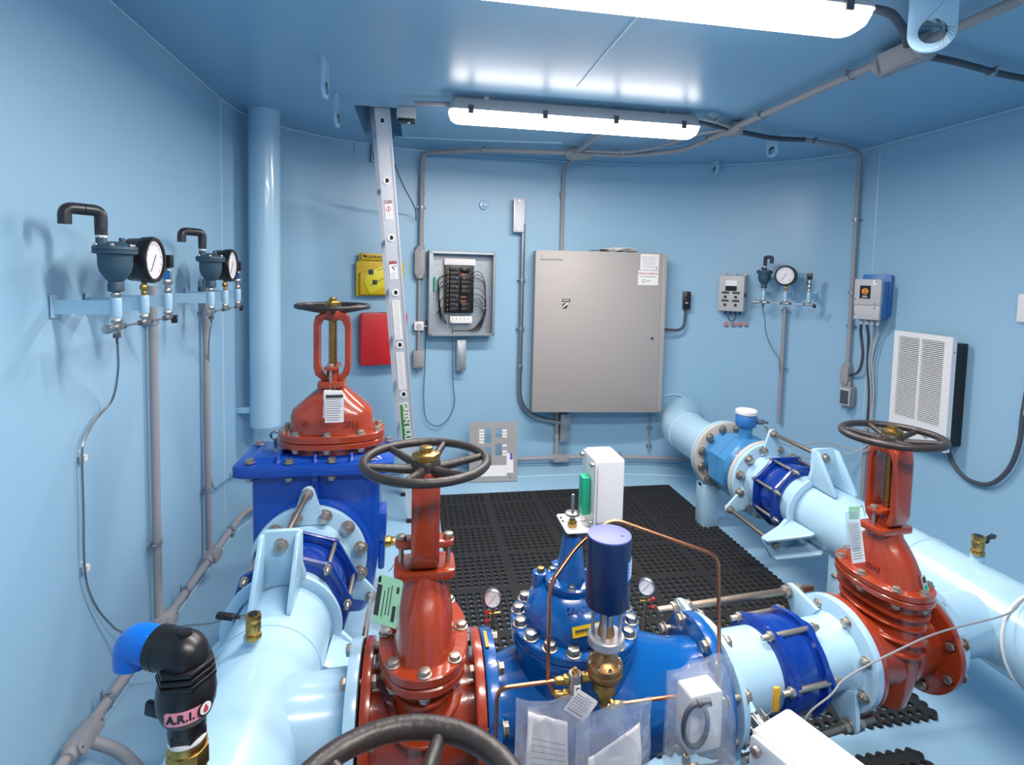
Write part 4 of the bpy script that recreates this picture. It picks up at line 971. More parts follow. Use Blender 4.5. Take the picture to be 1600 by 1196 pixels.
mat_obj(.0, .45, 1.585, 1.42, 'black perforated rubber mat at the bottom edge, nearest the viewer')

# ---------------- loose cable over the right main ----------------
def floor_cable():
    pts = [at(1256, 1135, y=1.13), at(1300, 1085, y=1.12), at(1325, 1058, y=1.13), at(1400, 1018, y=1.14), at(1470, 988, y=1.19), (1.70, 1.27, .545), (1.80, 1.29, .577), (1.93, 1.27, .565), (2.04, 1.27, .43), (2.07, 1.27, .2), (2.1, 1.3, .008), (2.3, 1.4, .006)]
    solo('signal_cable', MB().tube(smooth([(1.02, 1.10, .05), (1.0, 1.12, .25)]+[tuple(q) for q in pts], 8), .0024, 8), 'gcable', 'thin grey cable draped across the right red gate valve and the main pipe', 'cable')
    y = 1.28; solo('cable_loop', MB().tube([V(XRM+(r10+.0035)*cos(a), y+.03*sin(a*1.0), ZA+(r10+.0035)*sin(a)) for a in [2*pi*k/48 for k in range(49)]], .0042, 8), 'white', 'white cable tied round the right main pipe', 'cable')
floor_cable()

# ---------------- wall manifolds: air valve, gauge, transmitter ----------------
def manifold(root, rz, sp, where, mirror=1, tag_=''):
    rx, ry, rzv = root; G = 'small instrument manifolds on brackets'
    t = thing('gauge_manifold', root, 'steel and light blue bracket manifold '+where, 'manifold', G, rz)
    off = -.16; xs = (-sp, 0, sp*1.02)
    sc = 1.0
    for k, x in enumerate(xs):
        part('wall_bracket', MB().box((x-.004, off+.01, -.004-.016), (x+.004, -.001, .02)).box((x-.012, -.004, -.03), (x+.012, 0, .034)), 'pipe', t)
        part('nipple_sleeve', MB().cyl((x, off, -.028), (x, off, .028), .0135, n=20), 'pipe', t, bevel=.001)
        part('steel_nipple', MB().cyl((x, off, .028), (x, off, .045), .010, n=16).hex((x, off, .031), (0, 0, 1), .022, .01) if k != 1 else MB().cyl((x, off, .028), (x, off, .04), .008, n=14), 'brass' if k == 1 else 'steel', t, bevel=.0008)
        part('thread_seal', MB().cyl((x, off, -.036), (x, off, -.028), .0095, n=14), 'paper', t)
        part('tee_fitting', MB().cyl((x, off, -.075 if k == 0 else -.062), (x, off, -.036), .0095, n=16).hex((x, off, -.044), (0, 0, 1), .024, .009).cyl((x-.024, off, -.056), (x+.024, off, -.056), .009, n=16), 'steel', t, bevel=.0008)
    part('link_tube', MB().cyl((xs[0]+.02, off, -.056), (xs[2]-.02, off, -.056), .0032, n=10), 'steel', t)
    for x in (xs[0]+.028, xs[1]-.034, xs[1]+.028, xs[2]-.034): part('tube_nut', MB().hex((x, off, -.056), (1, 0, 0), .014, .016), 'flex', t, bevel=.0005)
    part('bleed_valve', MB().cyl((xs[0]-.024, off, -.056), (xs[0]-.052, off-.004, -.056), .010, n=16).cyl((xs[0]-.052, off-.004, -.056), (xs[0]-.066, off-.006, -.056), .0125, n=20), 'steel', t, bevel=.001)
    part('bottom_nut', MB().hex((xs[0], off, -.086), (0, 0, 1), .017, .014).cyl((xs[0], off, -.1), (xs[0], off, -.086), .0035, n=10), 'flex', t)
    part('valve_knob', MB().box((xs[2]+.03, off-.012, -.078), (xs[2]+.048, off+.004, -.05)), 'blackp', t, bevel=.002)
    # air release valve
    a = thing('air_release_valve', Matrix.Translation(Vector(root)) @ Matrix.Rotation(rz, 4, 'Z') @ V(xs[0], off, .045), 'blue grey air valve with dark elbow '+where, 'valve', 'air release valves', rz)
    part('bowl', MB().lathe([(.017, 0), (.020, .003), (.020, .02), (.018, .028), (.026, .038), (.037, .056), (.0415, .076), (.042, .1), (.043, .106)], n=36), 'teal', a)
    part('cover_flange', MB().lathe([(.043, .105), (.053, .107), (.054, .115), (.052, .117), (.054, .119), (.053, .127), (.036, .131), (.022, .14), (.015, .141)], n=40), 'teal', a)
    for k in range(6): inst('cover_bolt', ME['head'], a, (.046*cos(k*pi/3+.3), .046*sin(k*pi/3+.3), .127), scale=.42)
    part('cover_plug', MB().hex((.014*mirror, -.012, .13), (0, 0, 1), .014, .022), 'teal', a, bevel=.001)
    bx, by = (-.024, .022) if mirror > 0 else (.0, .0); ex, ey = (-.07, .05) if mirror > 0 else (.045, 0)
    part('outlet_boss', MB().hex((bx, by, .12), (0, 0, 1), .026, .032, 8), 'teal', a, bevel=.001)
    part('white_seal', MB().cyl((bx, by, .15), (bx, by, .158), .0135, n=18), 'paper', a)
    r_ = .0155 if mirror > 0 else .0125
    el = part('outlet_elbow', MB().cyl((bx, by, .157), (bx, by, .182), r_, n=8).tube(fillet([(bx, by, .175), (bx, by, .223), (bx+ex*.49, by+ey*.49, .223)], .022, 8), r_, 24), 'dpvc', a, label='dark grey plastic elbow')
    part('return_elbow', MB().tube(fillet([(bx+ex*.51, by+ey*.51, .223), (bx+ex, by+ey, .223), (bx+ex, by+ey, .18)], .022, 8), r_, 24), 'dpvc', el)
    # pressure gauge, face turned into the room
    R_ = Matrix.Translation(Vector(root)) @ Matrix.Rotation(rz, 4, 'Z')
    g = thing('pressure_gauge', R_ @ V(0, off, .04), 'black cased pressure gauge with white dial '+where, 'gauge', 'black cased gauges on wall brackets', rz)
    c = V(0, 0, .098); ax = V(-.0, -1, 0); R = .071
    cs = part('case', MB().lathe([(R*.7, -.062), (R*.92, -.055), (R*.95, -.02), (R, -.016), (R*1.02, .008), (R*.97, .016), (R*.86, .016), (R*.84, .010), (.002, .0095)], c+ax*.02, ax, 48), 'blackp', g)
    dl = part('dial', MB().cyl(c+ax*.0297, c+ax*.0305, R*.82, n=44), 'dial', cs)
    x_, y_, z_ = V(1, 0, 0), V(0, 0, 1), ax; o = c+ax*.0308; tk = MB()
    for k in range(28):
        an = radians(225-270*k/27); d = x_*cos(an)+y_*sin(an); tk.bar(o+d*R*.76, o+d*R*(.62 if k % 3 == 0 else .69), .0016, .0004, ax)
    part('scale_marks', tk, 'ink', dl); nd = x_*.55+y_*.83
    part('needle', MB().bar(o-nd*R*.6+ax*.001, o+nd*R*.28+ax*.001, .0026, .0006, ax), 'ink', dl)
    part('stem', MB().cyl((0, 0, 0), (0, 0, .032), .008, n=14).hex((0, 0, .004), (0, 0, 1), .02, .016), 'brass', g, bevel=.001, label='brass stem')
    # transmitter
    q = thing('pressure_transmitter', R_ @ V(xs[2], off, .04), 'slim steel pressure sensor with black plug '+where, 'sensor', 'pressure sensors on wall brackets', rz)
    part('sensor_body', MB().cyl((0, 0, 0), (0, 0, .022), .009, n=18).hex((0, 0, .018), (0, 0, 1), .027, .016).cyl((0, 0, .03), (0, 0, .068), .0125, n=24).cyl((0, 0, .068), (0, 0, .076), .009, n=18), 'steel', q, bevel=.0008)
    part('plug', MB().box((-.015, -.016, .075), (.015, .013, .118)), 'blackp', q, bevel=.003)
    part('plug_label', MB().box((-.0135, -.0132, .035), (-.0115, .009, .066)), 'sensor', q)
    solo('sensor_lead', MB().tube(smooth([R_ @ V(xs[2]-.012, off, .141), R_ @ V(xs[2]*.75, off+.02, .15), R_ @ V(.03, off+.05, .16)], 6), .002, 8), 'flex', 'dark sensor lead '+where, 'cable')
    return R_ @ V(xs[0], off, -.10)
c1_ = manifold((-.996, 1.89, 1.376), pi/2, .163, 'on the left wall, nearest the viewer')
c2_ = manifold((-.996, 2.63, 1.366), pi/2, .172, 'on the left wall, next to the vent column')
c3_ = manifold((2.686, 3.597, 1.385), -.907, .147, 'on the back wall at right', -1)

# ---------------- capillary tubes ----------------
def capillary(pts, label, clips=()):
    t = thing('capillary_tube', pts[-1], label, 'tube', 'thin sensing tubes')
    part('tube', MB().tube(smooth(pts, 8), .0035, 8), 'steel', t, True)
    for p, rz in clips:
        b = MB().box((-.008, -.012, -.009), (.008, .003, .009)).box((-.006, -.0, .004), (.006, .011, .020)); b.xf(Matrix.Translation(Vector(p)) @ Matrix.Rotation(rz, 4, 'Z')); part('clip', b, 'white', t, True)
W1 = [c1_]+[atwall(px, py, o) for px, py, o in ((184, 580, .1), (175, 625, .04), (150, 655, .02), (131, 690, .016), (128, 720, .016), (130, 800, .016), (132, 888, .016), (142, 932, .016), (165, 968, .025), (200, 990, .06))]+[V(-.80, 2.02, .24), V(-.66, 1.93, .30), V(-.52, 1.86, .38)]
capillary(W1, 'thin steel sensing tube sweeping down the left wall to the main pipe', [(atwall(128, 716, .008), pi/2), (atwall(132, 888, .008), pi/2)])
W2 = [c2_]+[atwall(px, py, o) for px, py, o in ((326, 540, .06), (327, 600, .03), (328, 680, .03), (328, 735, .03), (334, 763, .035), (345, 758, .03), (366, 742, .035), (376, 740, .035), (385, 738, .04), (395, 739, .045), (405, 742, .055))]
capillary(W2, 'thin dark sensing tube beside the second upright conduit on the left wall', [(atwall(366, 742, .022), pi/2-.1)])
W3 = [c3_]+[atwall(px, py, o) for px, py, o in ((1195, 500, .12), (1197, 520, .09), (1205, 542, .06), (1217, 560, .06), (1219, 585, .06))]
capillary(W3, 'thin sensing tube hanging from the right back wall manifold')

# ---------------- vent column ----------------
def vent():
    c = at(414, 420, y=3.30)
    t = thing('vent_column', (c.x, 3.30, .6), 'tall light blue vent pipe running down from the ceiling in the left corner', 'pipe')
    r = .083
    part('pipe', MB().lathe([(r-.004, .60), (r, .60), (r, HC), (r-.004, HC)], (c.x, 3.30, 0), n=56), 'pipe', t, True)
    part('ceiling_collar', MB().torus((c.x, 3.30, HC-.003), (0, 0, 1), r, .005, 48, 8), 'pipe', t, True)
    part('support_bracket', MB().box((-.99, 3.27, .675), (c.x-r+.01, 3.285, .71)), 'pipe', t, True, bevel=.002)
vent()

# ---------------- conduits ----------------
def clamp(parent, p, along, out, r, name='clamp'):
    p, a, o = Vector(p), Vector(along).normalized(), Vector(out).normalized(); s = a.cross(o)
    b = MB().shell([(r+.0005, -.010), (r+.0038, -.010), (r+.0038, .010), (r+.0005, .010)], p, a, 24)
    b.prism([(-r-.016, -.001), (r+.016, -.001), (r+.016, .001), (-r-.016, .001)], p-o*(r+.002)-a*.007, s, o, a*.014)
    for k in (-1, 1): b.cyl(p+s*k*(r+.009)-o*.008, p+s*k*(r+.009)+o*.010, .0042, n=8)
    b.cyl(p+s*(r+.004)-a*.0, p+s*(r+.02), .0025, n=8)
    part(name, b, 'galv', parent, True)
def lbody(parent, c, along, out, L=.12, w=.05, d=.05, m='pvc', mc=None):
    # conduit body with oval screwed cover facing `out`
    c, a, o = Vector(c), Vector(along).normalized(), Vector(out).normalized(); s = a.cross(o)
    q = part('conduit_body', MB().prism(rrect(w, L, w*.46, 6), c-o*d*.5, s, a, o*d).cyl(c-a*(L*.5+.016), c-a*(L*.5-.01), w*.47, n=20).cyl(c+a*(L*.5-.01), c+a*(L*.5+.016), w*.47, n=20), m, parent, True, bevel=.003)
    cv_ = part('body_cover', MB().prism(rrect(w*1.04, L*1.02, w*.48, 6), c+o*(d*.5+.0005), s, a, o*.005), mc or m, q, True, bevel=.001)
    for k in (-1, 1): part('cover_screw', MB().cyl(c+o*(d*.5+.005)+a*k*L*.4, c+o*(d*.5+.0065)+a*k*L*.4, .0035, n=12), 'flex', cv_, True)
    return q
def conduit(pts, r, label, clamps=(), bands=(), bodies=(), m='pvc', rad=.09, name='conduit'):
    t = thing(name, pts[0], label, 'conduit')
    part('tube_run', MB().tube(fillet(pts, rad, 9), r, 16), m, t, True)
    for p, a, o in clamps: clamp(t, p, a, o, r)
    for p, a in bands: p = Vector(p); a = Vector(a).normalized(); part('coupling_band', MB().cyl(p-a*.022, p+a*.022, r+.0035, n=20), m, t, True, bevel=.001)
    for b in bodies: lbody(t, *b)
    return t
Z0, Z1 = HC-.035, HC-.03
X_, Y_, Z_ = V(1, 0, 0), V(0, 1, 0), V(0, 0, 1)
xc = 1.715; rc = .017
conduit([(xc, YF+.02, Z0), (xc, 3.42, Z0), (1.45, 3.66, Z0), (1.08, 3.70, Z0), (.45, 3.77, Z0), (.03, 3.98, Z0), (.03, 4.015, 2.2), (.03, 4.015, 1.64)], rc,
        'grey conduit along the ceiling, curving round the back and down beside the breaker panel',
        clamps=[((xc, y, Z0), Y_, -Z_) for y in (.3, 1.36, 2.02, 2.6, 3.12)]+[((1.36, 3.675, Z0), X_, -Z_), ((.44, 3.775, Z0), X_, -Z_), ((.03, 4.015, 1.95), Z_, -Y_)],
        bands=[((xc, 3.05, Z0), Y_), ((1.3, 3.68, Z0), X_), ((.30, 3.85, Z0), (-1, .5, 0)), ((.03, 4.015, 2.05), Z_)],
        bodies=[((xc, 1.77, Z0-.016), (0, 1, 0), (.25, -.1, -1), .17, .095, .07), ((xc+.01, 2.86, Z0-.002), (0, 1, 0), (0, 0, -1), .11, .06, .055), ((1.08, 3.70, Z0-.004), (1, 0, 0), (0, -.3, -1), .15, .06, .055)], rad=.13)
def ybk(x): return wall_y(x)
conduit([(.022, ybk(.02)-.028, 1.60), (.022, ybk(.02)-.028, .86)], .013, 'grey upright conduit with oval box left of the breaker panel', bodies=[((.022, ybk(.02)-.032, 1.56), Z_, -Y_, .20, .07, .05)], clamps=[])
conduit([(1.09, 3.72, Z0), (1.09, ybk(1.09)-.02, Z0-.03), (1.09, ybk(1.09)-.022, 1.60)], .014, 'grey conduit dropping from the ceiling to the top of the big grey cabinet', bands=[((1.085, ybk(1.09)-.022, 2.1), Z_)])
conduit([(1.06, 3.67, Z0), (1.06, 2.86, Z0)], .014, 'short grey conduit on the ceiling behind the rear light')
conduit([(1.10, 3.62, Z0), (1.40, 3.60, Z0), (1.52, 3.40, Z0), (1.60, 3.0, Z0), (1.70, 2.88, Z0)], .008, 'thin grey conduit bending across the ceiling at the rear light', clamps=[((1.36, 3.60, Z0), X_, -Z_), ((1.56, 3.2, Z0), Y_, -Z_)], rad=.15)
conduit([(xc+.03, 2.90, Z0), (2.05, 2.97, Z0-.01), (2.25, 2.98, Z0)], .014, 'black flexible conduit on the ceiling right of the rear light', m='flex')
xr = XR-.038
conduit([(2.23, 2.98, Z0), (2.55, 3.05, Z0), (xr-.02, 3.19, Z0), (xr, 3.22, Z0-.13), (xr, 3.215, .92)], .0135, 'grey conduit running to the right wall and down past the blue flow transmitter',
        clamps=[((2.33, 2.99, Z0), X_, -Z_), ((xr, 3.22, 1.9), Z_, -X_), ((xr, 3.217, 1.42), Z_, -X_), ((xr, 3.216, 1.2), Z_, -X_)], bands=[((2.58, 3.07, Z0), (1, .3, 0)), ((xr, 3.22, 2.12), Z_)],
        bodies=[((xr-.002, 3.215, .87), Z_, (-1, -.25, 0), .13, .05, .05)])
conduit([(1.455, 2.785, Z0), (1.56, 2.80, Z0-.01), (xc-.03, 2.87, Z0)], .011, 'dark flexible conduit feeding the rear light', m='flex')
conduit([(1.45, 2.70, Z0), (xc-.02, 2.84, Z0)], .010, 'short pale grey conduit beside the rear light end', clamps=[((1.55, 2.75, Z0), X_, -Z_)])
conduit([(1.305, 1.50, Z0-.01), (1.40, 1.50, Z0-.015), (1.55, 1.60, Z0-.015), (1.69, 1.73, Z0)], .013, 'dark flexible conduit feeding the front light', m='flex', rad=.1)
conduit([(xc+.04, 1.78, Z0), (1.95, 1.80, Z0), (2.25, 1.87, Z0), (XR-.02, 1.95, Z0)], .0125, 'dark grey conduit leaving the ceiling box toward the right wall', clamps=[((2.2, 1.86, Z0), X_, -Z_)], m='flex')
conduit([(.153, 2.80, Z0), (-.02, 2.83, Z0)], .012, 'short grey conduit between the rear light and the ceiling box by the ladder')
# upright conduits on the left wall and the run above the floor
yl = (2.262, 2.79)
for y, top, lab in ((yl[0], 1.42, 'nearer of the two grey upright conduits on the left wall'), (yl[1], 1.44, 'grey upright conduit on the left wall beside the vent column')):
    conduit([(-.972, y, .135), (-.972, y, top)], .0145, lab, clamps=[((-.972, y, 1.285), Z_, X_), ((-.972, y, .43), Z_, X_)])
ec = [p for p in end_curve(40, .05) if p.y > YS+.02 and p.x < 2.35]
conduit([(-.95, .3, .115), (-.95, 2.95, .115)]+[(p.x, p.y, .115-.045*min(1, i/8)) for i, p in enumerate(ec)], .0165, 'grey conduit running low along the left wall and round the curved back wall',
        clamps=[((-.95, y, .115), Y_, X_) for y in (1.86, 2.46)]+[((-.94, 3.02, .11), Y_, X_), ((.5, ybk(.5)-.05, .07), X_, -Y_), ((1.6, ybk(1.6)-.05, .07), X_, -Y_)],
        bodies=[((-.945, 1.715, .118), Y_, (1, 0, .35), .12, .045, .045), ((-.948, yl[0], .115), Y_, (1, 0, .2), .09, .05, .05), ((-.948, yl[1]-.03, .115), Y_, (1, 0, .2), .10, .05, .05), ((1.12, ybk(1.12)-.052, .07), X_, -Y_, .13, .05, .05)], rad=.02)
conduit([(-.93, 1.72, .10), (-.85, 1.72, .06), (-.70, 1.60, .03), (-.62, 1.35, .02), (-.60, .9, .02)], .0165, 'grey conduit branching across the floor at lower left', rad=.1)
conduit([(1.09, ybk(1.09)-.035, .44), (1.09, ybk(1.09)-.04, .07)], .016, 'short grey conduit stub under the big grey cabinet', bands=[((1.09, ybk(1.09)-.038, .24), Z_)])
conduit([(1.83, ybk(1.83)-.02, .43), (1.83, ybk(1.83)-.02, .12)], .007, 'thin conduit stub under the right end of the grey cabinet', clamps=[((1.83, ybk(1.83)-.02, .3), Z_, -Y_), ((1.83, ybk(1.83)-.02, .16), Z_, -Y_)])
# metal conduit with box at top, sweeping to the cabinet box below
pz = [(.785, ybk(.79)-.035, 1.87), (.785, ybk(.79)-.035, .42), (1.19, ybk(1.1)-.05, .33)]
conduit(pz, .0175, 'bare metal conduit sweeping round the left of the grey cabinet', m='emt', rad=.27, clamps=[((.785, ybk(.79)-.035, 1.45), Z_, -Y_), ((.785, ybk(.79)-.035, 1.08), Z_, -Y_)], bands=[((.785, ybk(.79)-.035, .78), Z_)])
def metal_lb(px0, py0, px1, py1, label, m='galv'):
    a = at((px0+px1)/2, (py0+py1)/2, y=4.05); w = abs(at(px1, py0, y=4.05).x-at(px0, py0, y=4.05).x); h = abs(at(px0, py0, y=4.05).z-at(px0, py1, y=4.05).z)
    y = ybk(a.x)-.05
    t = thing('conduit_box', (a.x, y, a.z-h/2), label, 'box', 'metal conduit boxes')
    part('housing', MB().prism(rrect(w*.92, h*.96, .016), (0, .025, h/2), (1, 0, 0), (0, 0, 1), (0, -.05, 0)), 'emt', t, bevel=.003)
    part('cover', MB().prism(rrect(w, h, .01), (0, -.0255, h/2), (1, 0, 0), (0, 0, 1), (0, -.004, 0)), m, t, bevel=.001)
    part('cover_rim', MB().prism(rrect(w*.8, h*.86, .004), (0, -.0297, h/2), (1, 0, 0), (0, 0, 1), (0, -.002, 0)), 'white' if m == 'alu' else 'galv', t, bevel=.0008)
    for k in (.08, .92): part('cover_screw', MB().cyl((0, -.0295, h*k), (0, -.033, h*k), .005, n=14), 'steel', t)
p = atwall(1226, 488, .045)
conduit([(p.x, p.y, 1.30), (p.x, p.y, .45)], .0135, 'grey upright conduit under the right back wall gauge', clamps=[((p.x, p.y, .86), Z_, (-.79, -.61, 0)), ((p.x, p.y, 1.27), Z_, (-.79, -.61, 0))])
metal_lb(803, 309, 820, 363, 'pale metal box at the top of the bare metal conduit', 'alu')
metal_lb(713, 531, 728, 579, 'metal conduit box hanging under the breaker panel')
metal_lb(876, 648, 892, 691, 'metal conduit box under the grey cabinet')

# ---------------- lifting lugs on the ceiling ----------------
def lug(px, py, rz, label, w=.085, h=.16, z=HC, at_=None):
    p = at_ or at(px, py, z=z)
    t = []
    pts = [(-w/2, 0)]+[(w/2*cos(a), -h+w/2+w/2*sin(a)) for a in [pi+pi*k/14 for k in range(15)]]+[(w/2, 0)]
    hole = [(w*.29*cos(a), -h+w/2+w*.29*sin(a)) for a in [pi+2*pi*k/17 for k in range(17)]]
    b = MB(); n = len(pts)
    F = b.ring([(x, -.006, z_) for x, z_ in pts]); K = b.ring([(x, .006, z_) for x, z_ in pts]); HF = b.ring([(x, -.006, z_) for x, z_ in hole]); HK = b.ring([(x, .006, z_) for x, z_ in hole])
    b.bridge(F, K); b.bridge(HF, HK); b.bridge(F, HF); b.bridge(K, HK)
    b.xf(Matrix.Translation(p) @ Matrix.Rotation(rz, 4, 'Z'))
    return solo('lifting_lug', b, 'pipe', label, 'lug', 'lifting lugs welded to the ceiling', bevel=.001)
lug(508, 92, pi/2-.12, 'light blue ceiling lug with hole, nearest the viewer of the three at left')
lug(527, 148, pi/2-.12, 'light blue ceiling lug with hole, second of the three at left')
lug(556, 222, pi/2, 'faint light blue ceiling lug beside the hatch at the back left', .06, .10)
lug(1450, -30, -.62, 'big light blue lifting lug hanging beside the ceiling box, cut by the top edge', .12, .185, at_=V(1.485, 1.44, HC))
lug(1208, 212, pi/2+.25, 'light blue ceiling lug right of the rear light, by the black flexible conduit', .08, .13)
lug(1118, 252, pi/2+.15, 'faint light blue lug at the back of the ceiling, above the controller', .07, .10)

# ---------------- ladder ----------------
def ladder():
    T = at(597, 188.5, y=3.10); B = at(637, 700, y=3.22)
    d = (B-T).normalized(); U = T-d*.62; Fp = B+d*((B.z-.0)/-d.z)
    t = thing('ladder', Fp, 'aluminium ladder leaning up through the ceiling hatch, rail stickers facing the viewer', 'ladder')
    D2 = V(-.045, .40, 0)
    xl = d.cross(V(0, 1, 0)).normalized()*-1
    if xl.x < 0: xl = -xl
    bk = V(0, 1, 0)
    def rail(o, nm='rail'):
        b = MB(); w = .036
        prof = [(-w, 0), (w, 0), (w, .026), (w-.004, .026), (w-.004, .003), (-w+.004, .003), (-w+.004, .026), (-w, .026)]
        b.loft([[p+o+xl*a+bk*c for a, c in prof] for p in (U, Fp+V(0, 0, .02))]); r = part(nm, b, 'alu', t, True); return r
    r1 = rail(V(0, 0, 0)); r2 = rail(D2)
    part('rail_edge', MB().loft([[p+xl*a+bk*c for a, c in ((.0365, -.004), (.046, -.004), (.046, .016), (.0365, .016))] for p in (U, Fp+V(0, 0, .02))]), 'alu', r1, True)
    part('foot_pad', MB().bar(Fp+V(0, .012, .0), Fp+V(0, .012, .025), .08, .034, (0, 1, 0)), 'rubber', t, True, bevel=.002)
    part('foot_pad', MB().bar(Fp+D2+V(0, .012, .0), Fp+D2+V(0, .012, .025), .08, .034, (0, 1, 0)), 'rubber', t, True, bevel=.002)
    ys = [188.5, 281.4, 371, 458, 542, 622.4, 699.5, 774]
    for i, y in enumerate([-1]+ys):
        if y < 0: p = T-(at(603.5, 281.4, y=3.12)-T)
        else:
            k = (at(597+(637-597)*(y-188.5)/(700-188.5), y, y=3.10).z-T.z)
            p = T+d*(k/d.z)
        q = part('rung', MB().cyl(p+V(0, -.001, 0), p+D2+V(0, .01, 0), .0155, n=20), 'alu', t, True)
        part('rung_rim', MB().shell([(.0125, -.0025), (.0195, -.0025), (.0195, 0), (.0125, 0)], p, bk, 24), 'white', q, True)
        part('rung_hole', MB().cyl(p+V(0, -.0018, 0), p+V(0, -.0008, 0), .0128, n=20), 'blackp', q, True)
    o = lambda y, k=0: T+d*((at(600+(637-597)*(y-188.5)/511, y, y=3.12).z-T.z)/d.z)+xl*k+V(0, -.0012, 0)
    def stick(y0, y1, m, nm='sticker', w=.042, k=-.002):
        a, b_ = o(y0, k), o(y1, k); return part(nm, MB().loft([[a-xl*w/2, a+xl*w/2, a+xl*w/2-bk*.0006, a-xl*w/2-bk*.0006], [b_-xl*w/2, b_+xl*w/2, b_+xl*w/2-bk*.0006, b_-xl*w/2-bk*.0006]]), m, r1, True)
    def lines(y0, y1, s, step=2.2, w=.034, m='grink'):
        b = MB(); y = y0+2
        while y < y1-1:
            a = o(y, -.002)-bk*.0009; b.bar(a-xl*w/2*random.uniform(.8, 1), a+xl*w/2*random.uniform(.6, 1), .0016, .0003, (0, 1, 0)); y += step
        part('printed_text', b, m, s, True)
    for a, b_ in ((470, 533), (553, 614)): s = stick(a, b_, 'paper'); lines(a, b_, s)
    s = stick(313, 343, 'paper', w=.04); lines(330, 342, s)
    h = stick(313, 319, 'redink', w=.04); part('prohibition_ring', MB().shell([(.011, -.0004), (.014, -.0004), (.014, .0004), (.011, .0004)], o(326, -.002)-bk*.0012, bk, 24).bar(o(322, -.002)-bk*.0012, o(330, -.002)-bk*.0012, .004, .0006, (0, 1, 0)), 'redink', s, True)
    s = stick(408, 437, 'paper', w=.042); lines(424, 436, s); stick(408, 413, 'redink', w=.042)
    part('falling_figure', MB().bar(o(416, -.008)-bk*.001, o(422, .004)-bk*.001, .006, .0004, (0, 1, 0)).cyl(o(416, .009)-bk*.0014, o(416, .009)-bk*.0008, .004, n=12), 'ink', s, True)
    s = stick(636, 696, 'paper', w=.05); g = stick(637.5, 694.5, 'dgreen', w=.046)
    for p_ in (g,): p_.location = (0, -.0006, 0)
    text('GREEN BULL', .042, t, 'paper', 'lettering', basis(o(666, .004)-bk*.002, d, xl), .0008, world=True, bold=.025)
    solo('thin_lead', MB().tube(smooth([at(617, 258, y=3.3), at(630, 290, y=3.5), at(648, 325, y=3.9), at(650, 345, y=4.0)], 8), .004, 8), 'flex', 'thin dark cable sagging from the ladder to the conduit left of the breaker panel', 'cable')
ladder()
def small_box(px, py, label):
    p = at(px, py, z=HC-.03)
    t = thing('ceiling_sensor', (p.x, p.y, HC-.07), label, 'sensor box')
    part('box', MB().box((-.05, -.03, .01), (.05, .035, .069)), 'lgrey', t, bevel=.003)
    part('base', MB().box((-.045, -.028, -.006), (.045, .032, .01)), 'blackp', t, bevel=.002); part('lens', MB().ball((.01, -.005, -.008), .014, 16), 'steel', t)
    part('ear', MB().box((-.015, .03, .045), (.015, .06, .069)), 'steel', t, bevel=.001)
small_box(635, 178, 'small grey box with dark underside on the ceiling between hatch and rear light')
def hatch_switch():
    p = atwall(587, 242, .03)
    t = thing('contact_switch', (p.x, p.y, p.z-.05), 'small metal and black contact box high on the back wall behind the ladder', 'switch', None, wallrot(p))
    part('housing', MB().box((-.03, -.01, -.0), (.03, .03, .12)), 'galv', t, bevel=.003); part('contact_block', MB().box((-.02, -.018, .01), (.015, -.01, .105)), 'blackp', t, bevel=.002)
hatch_switch()

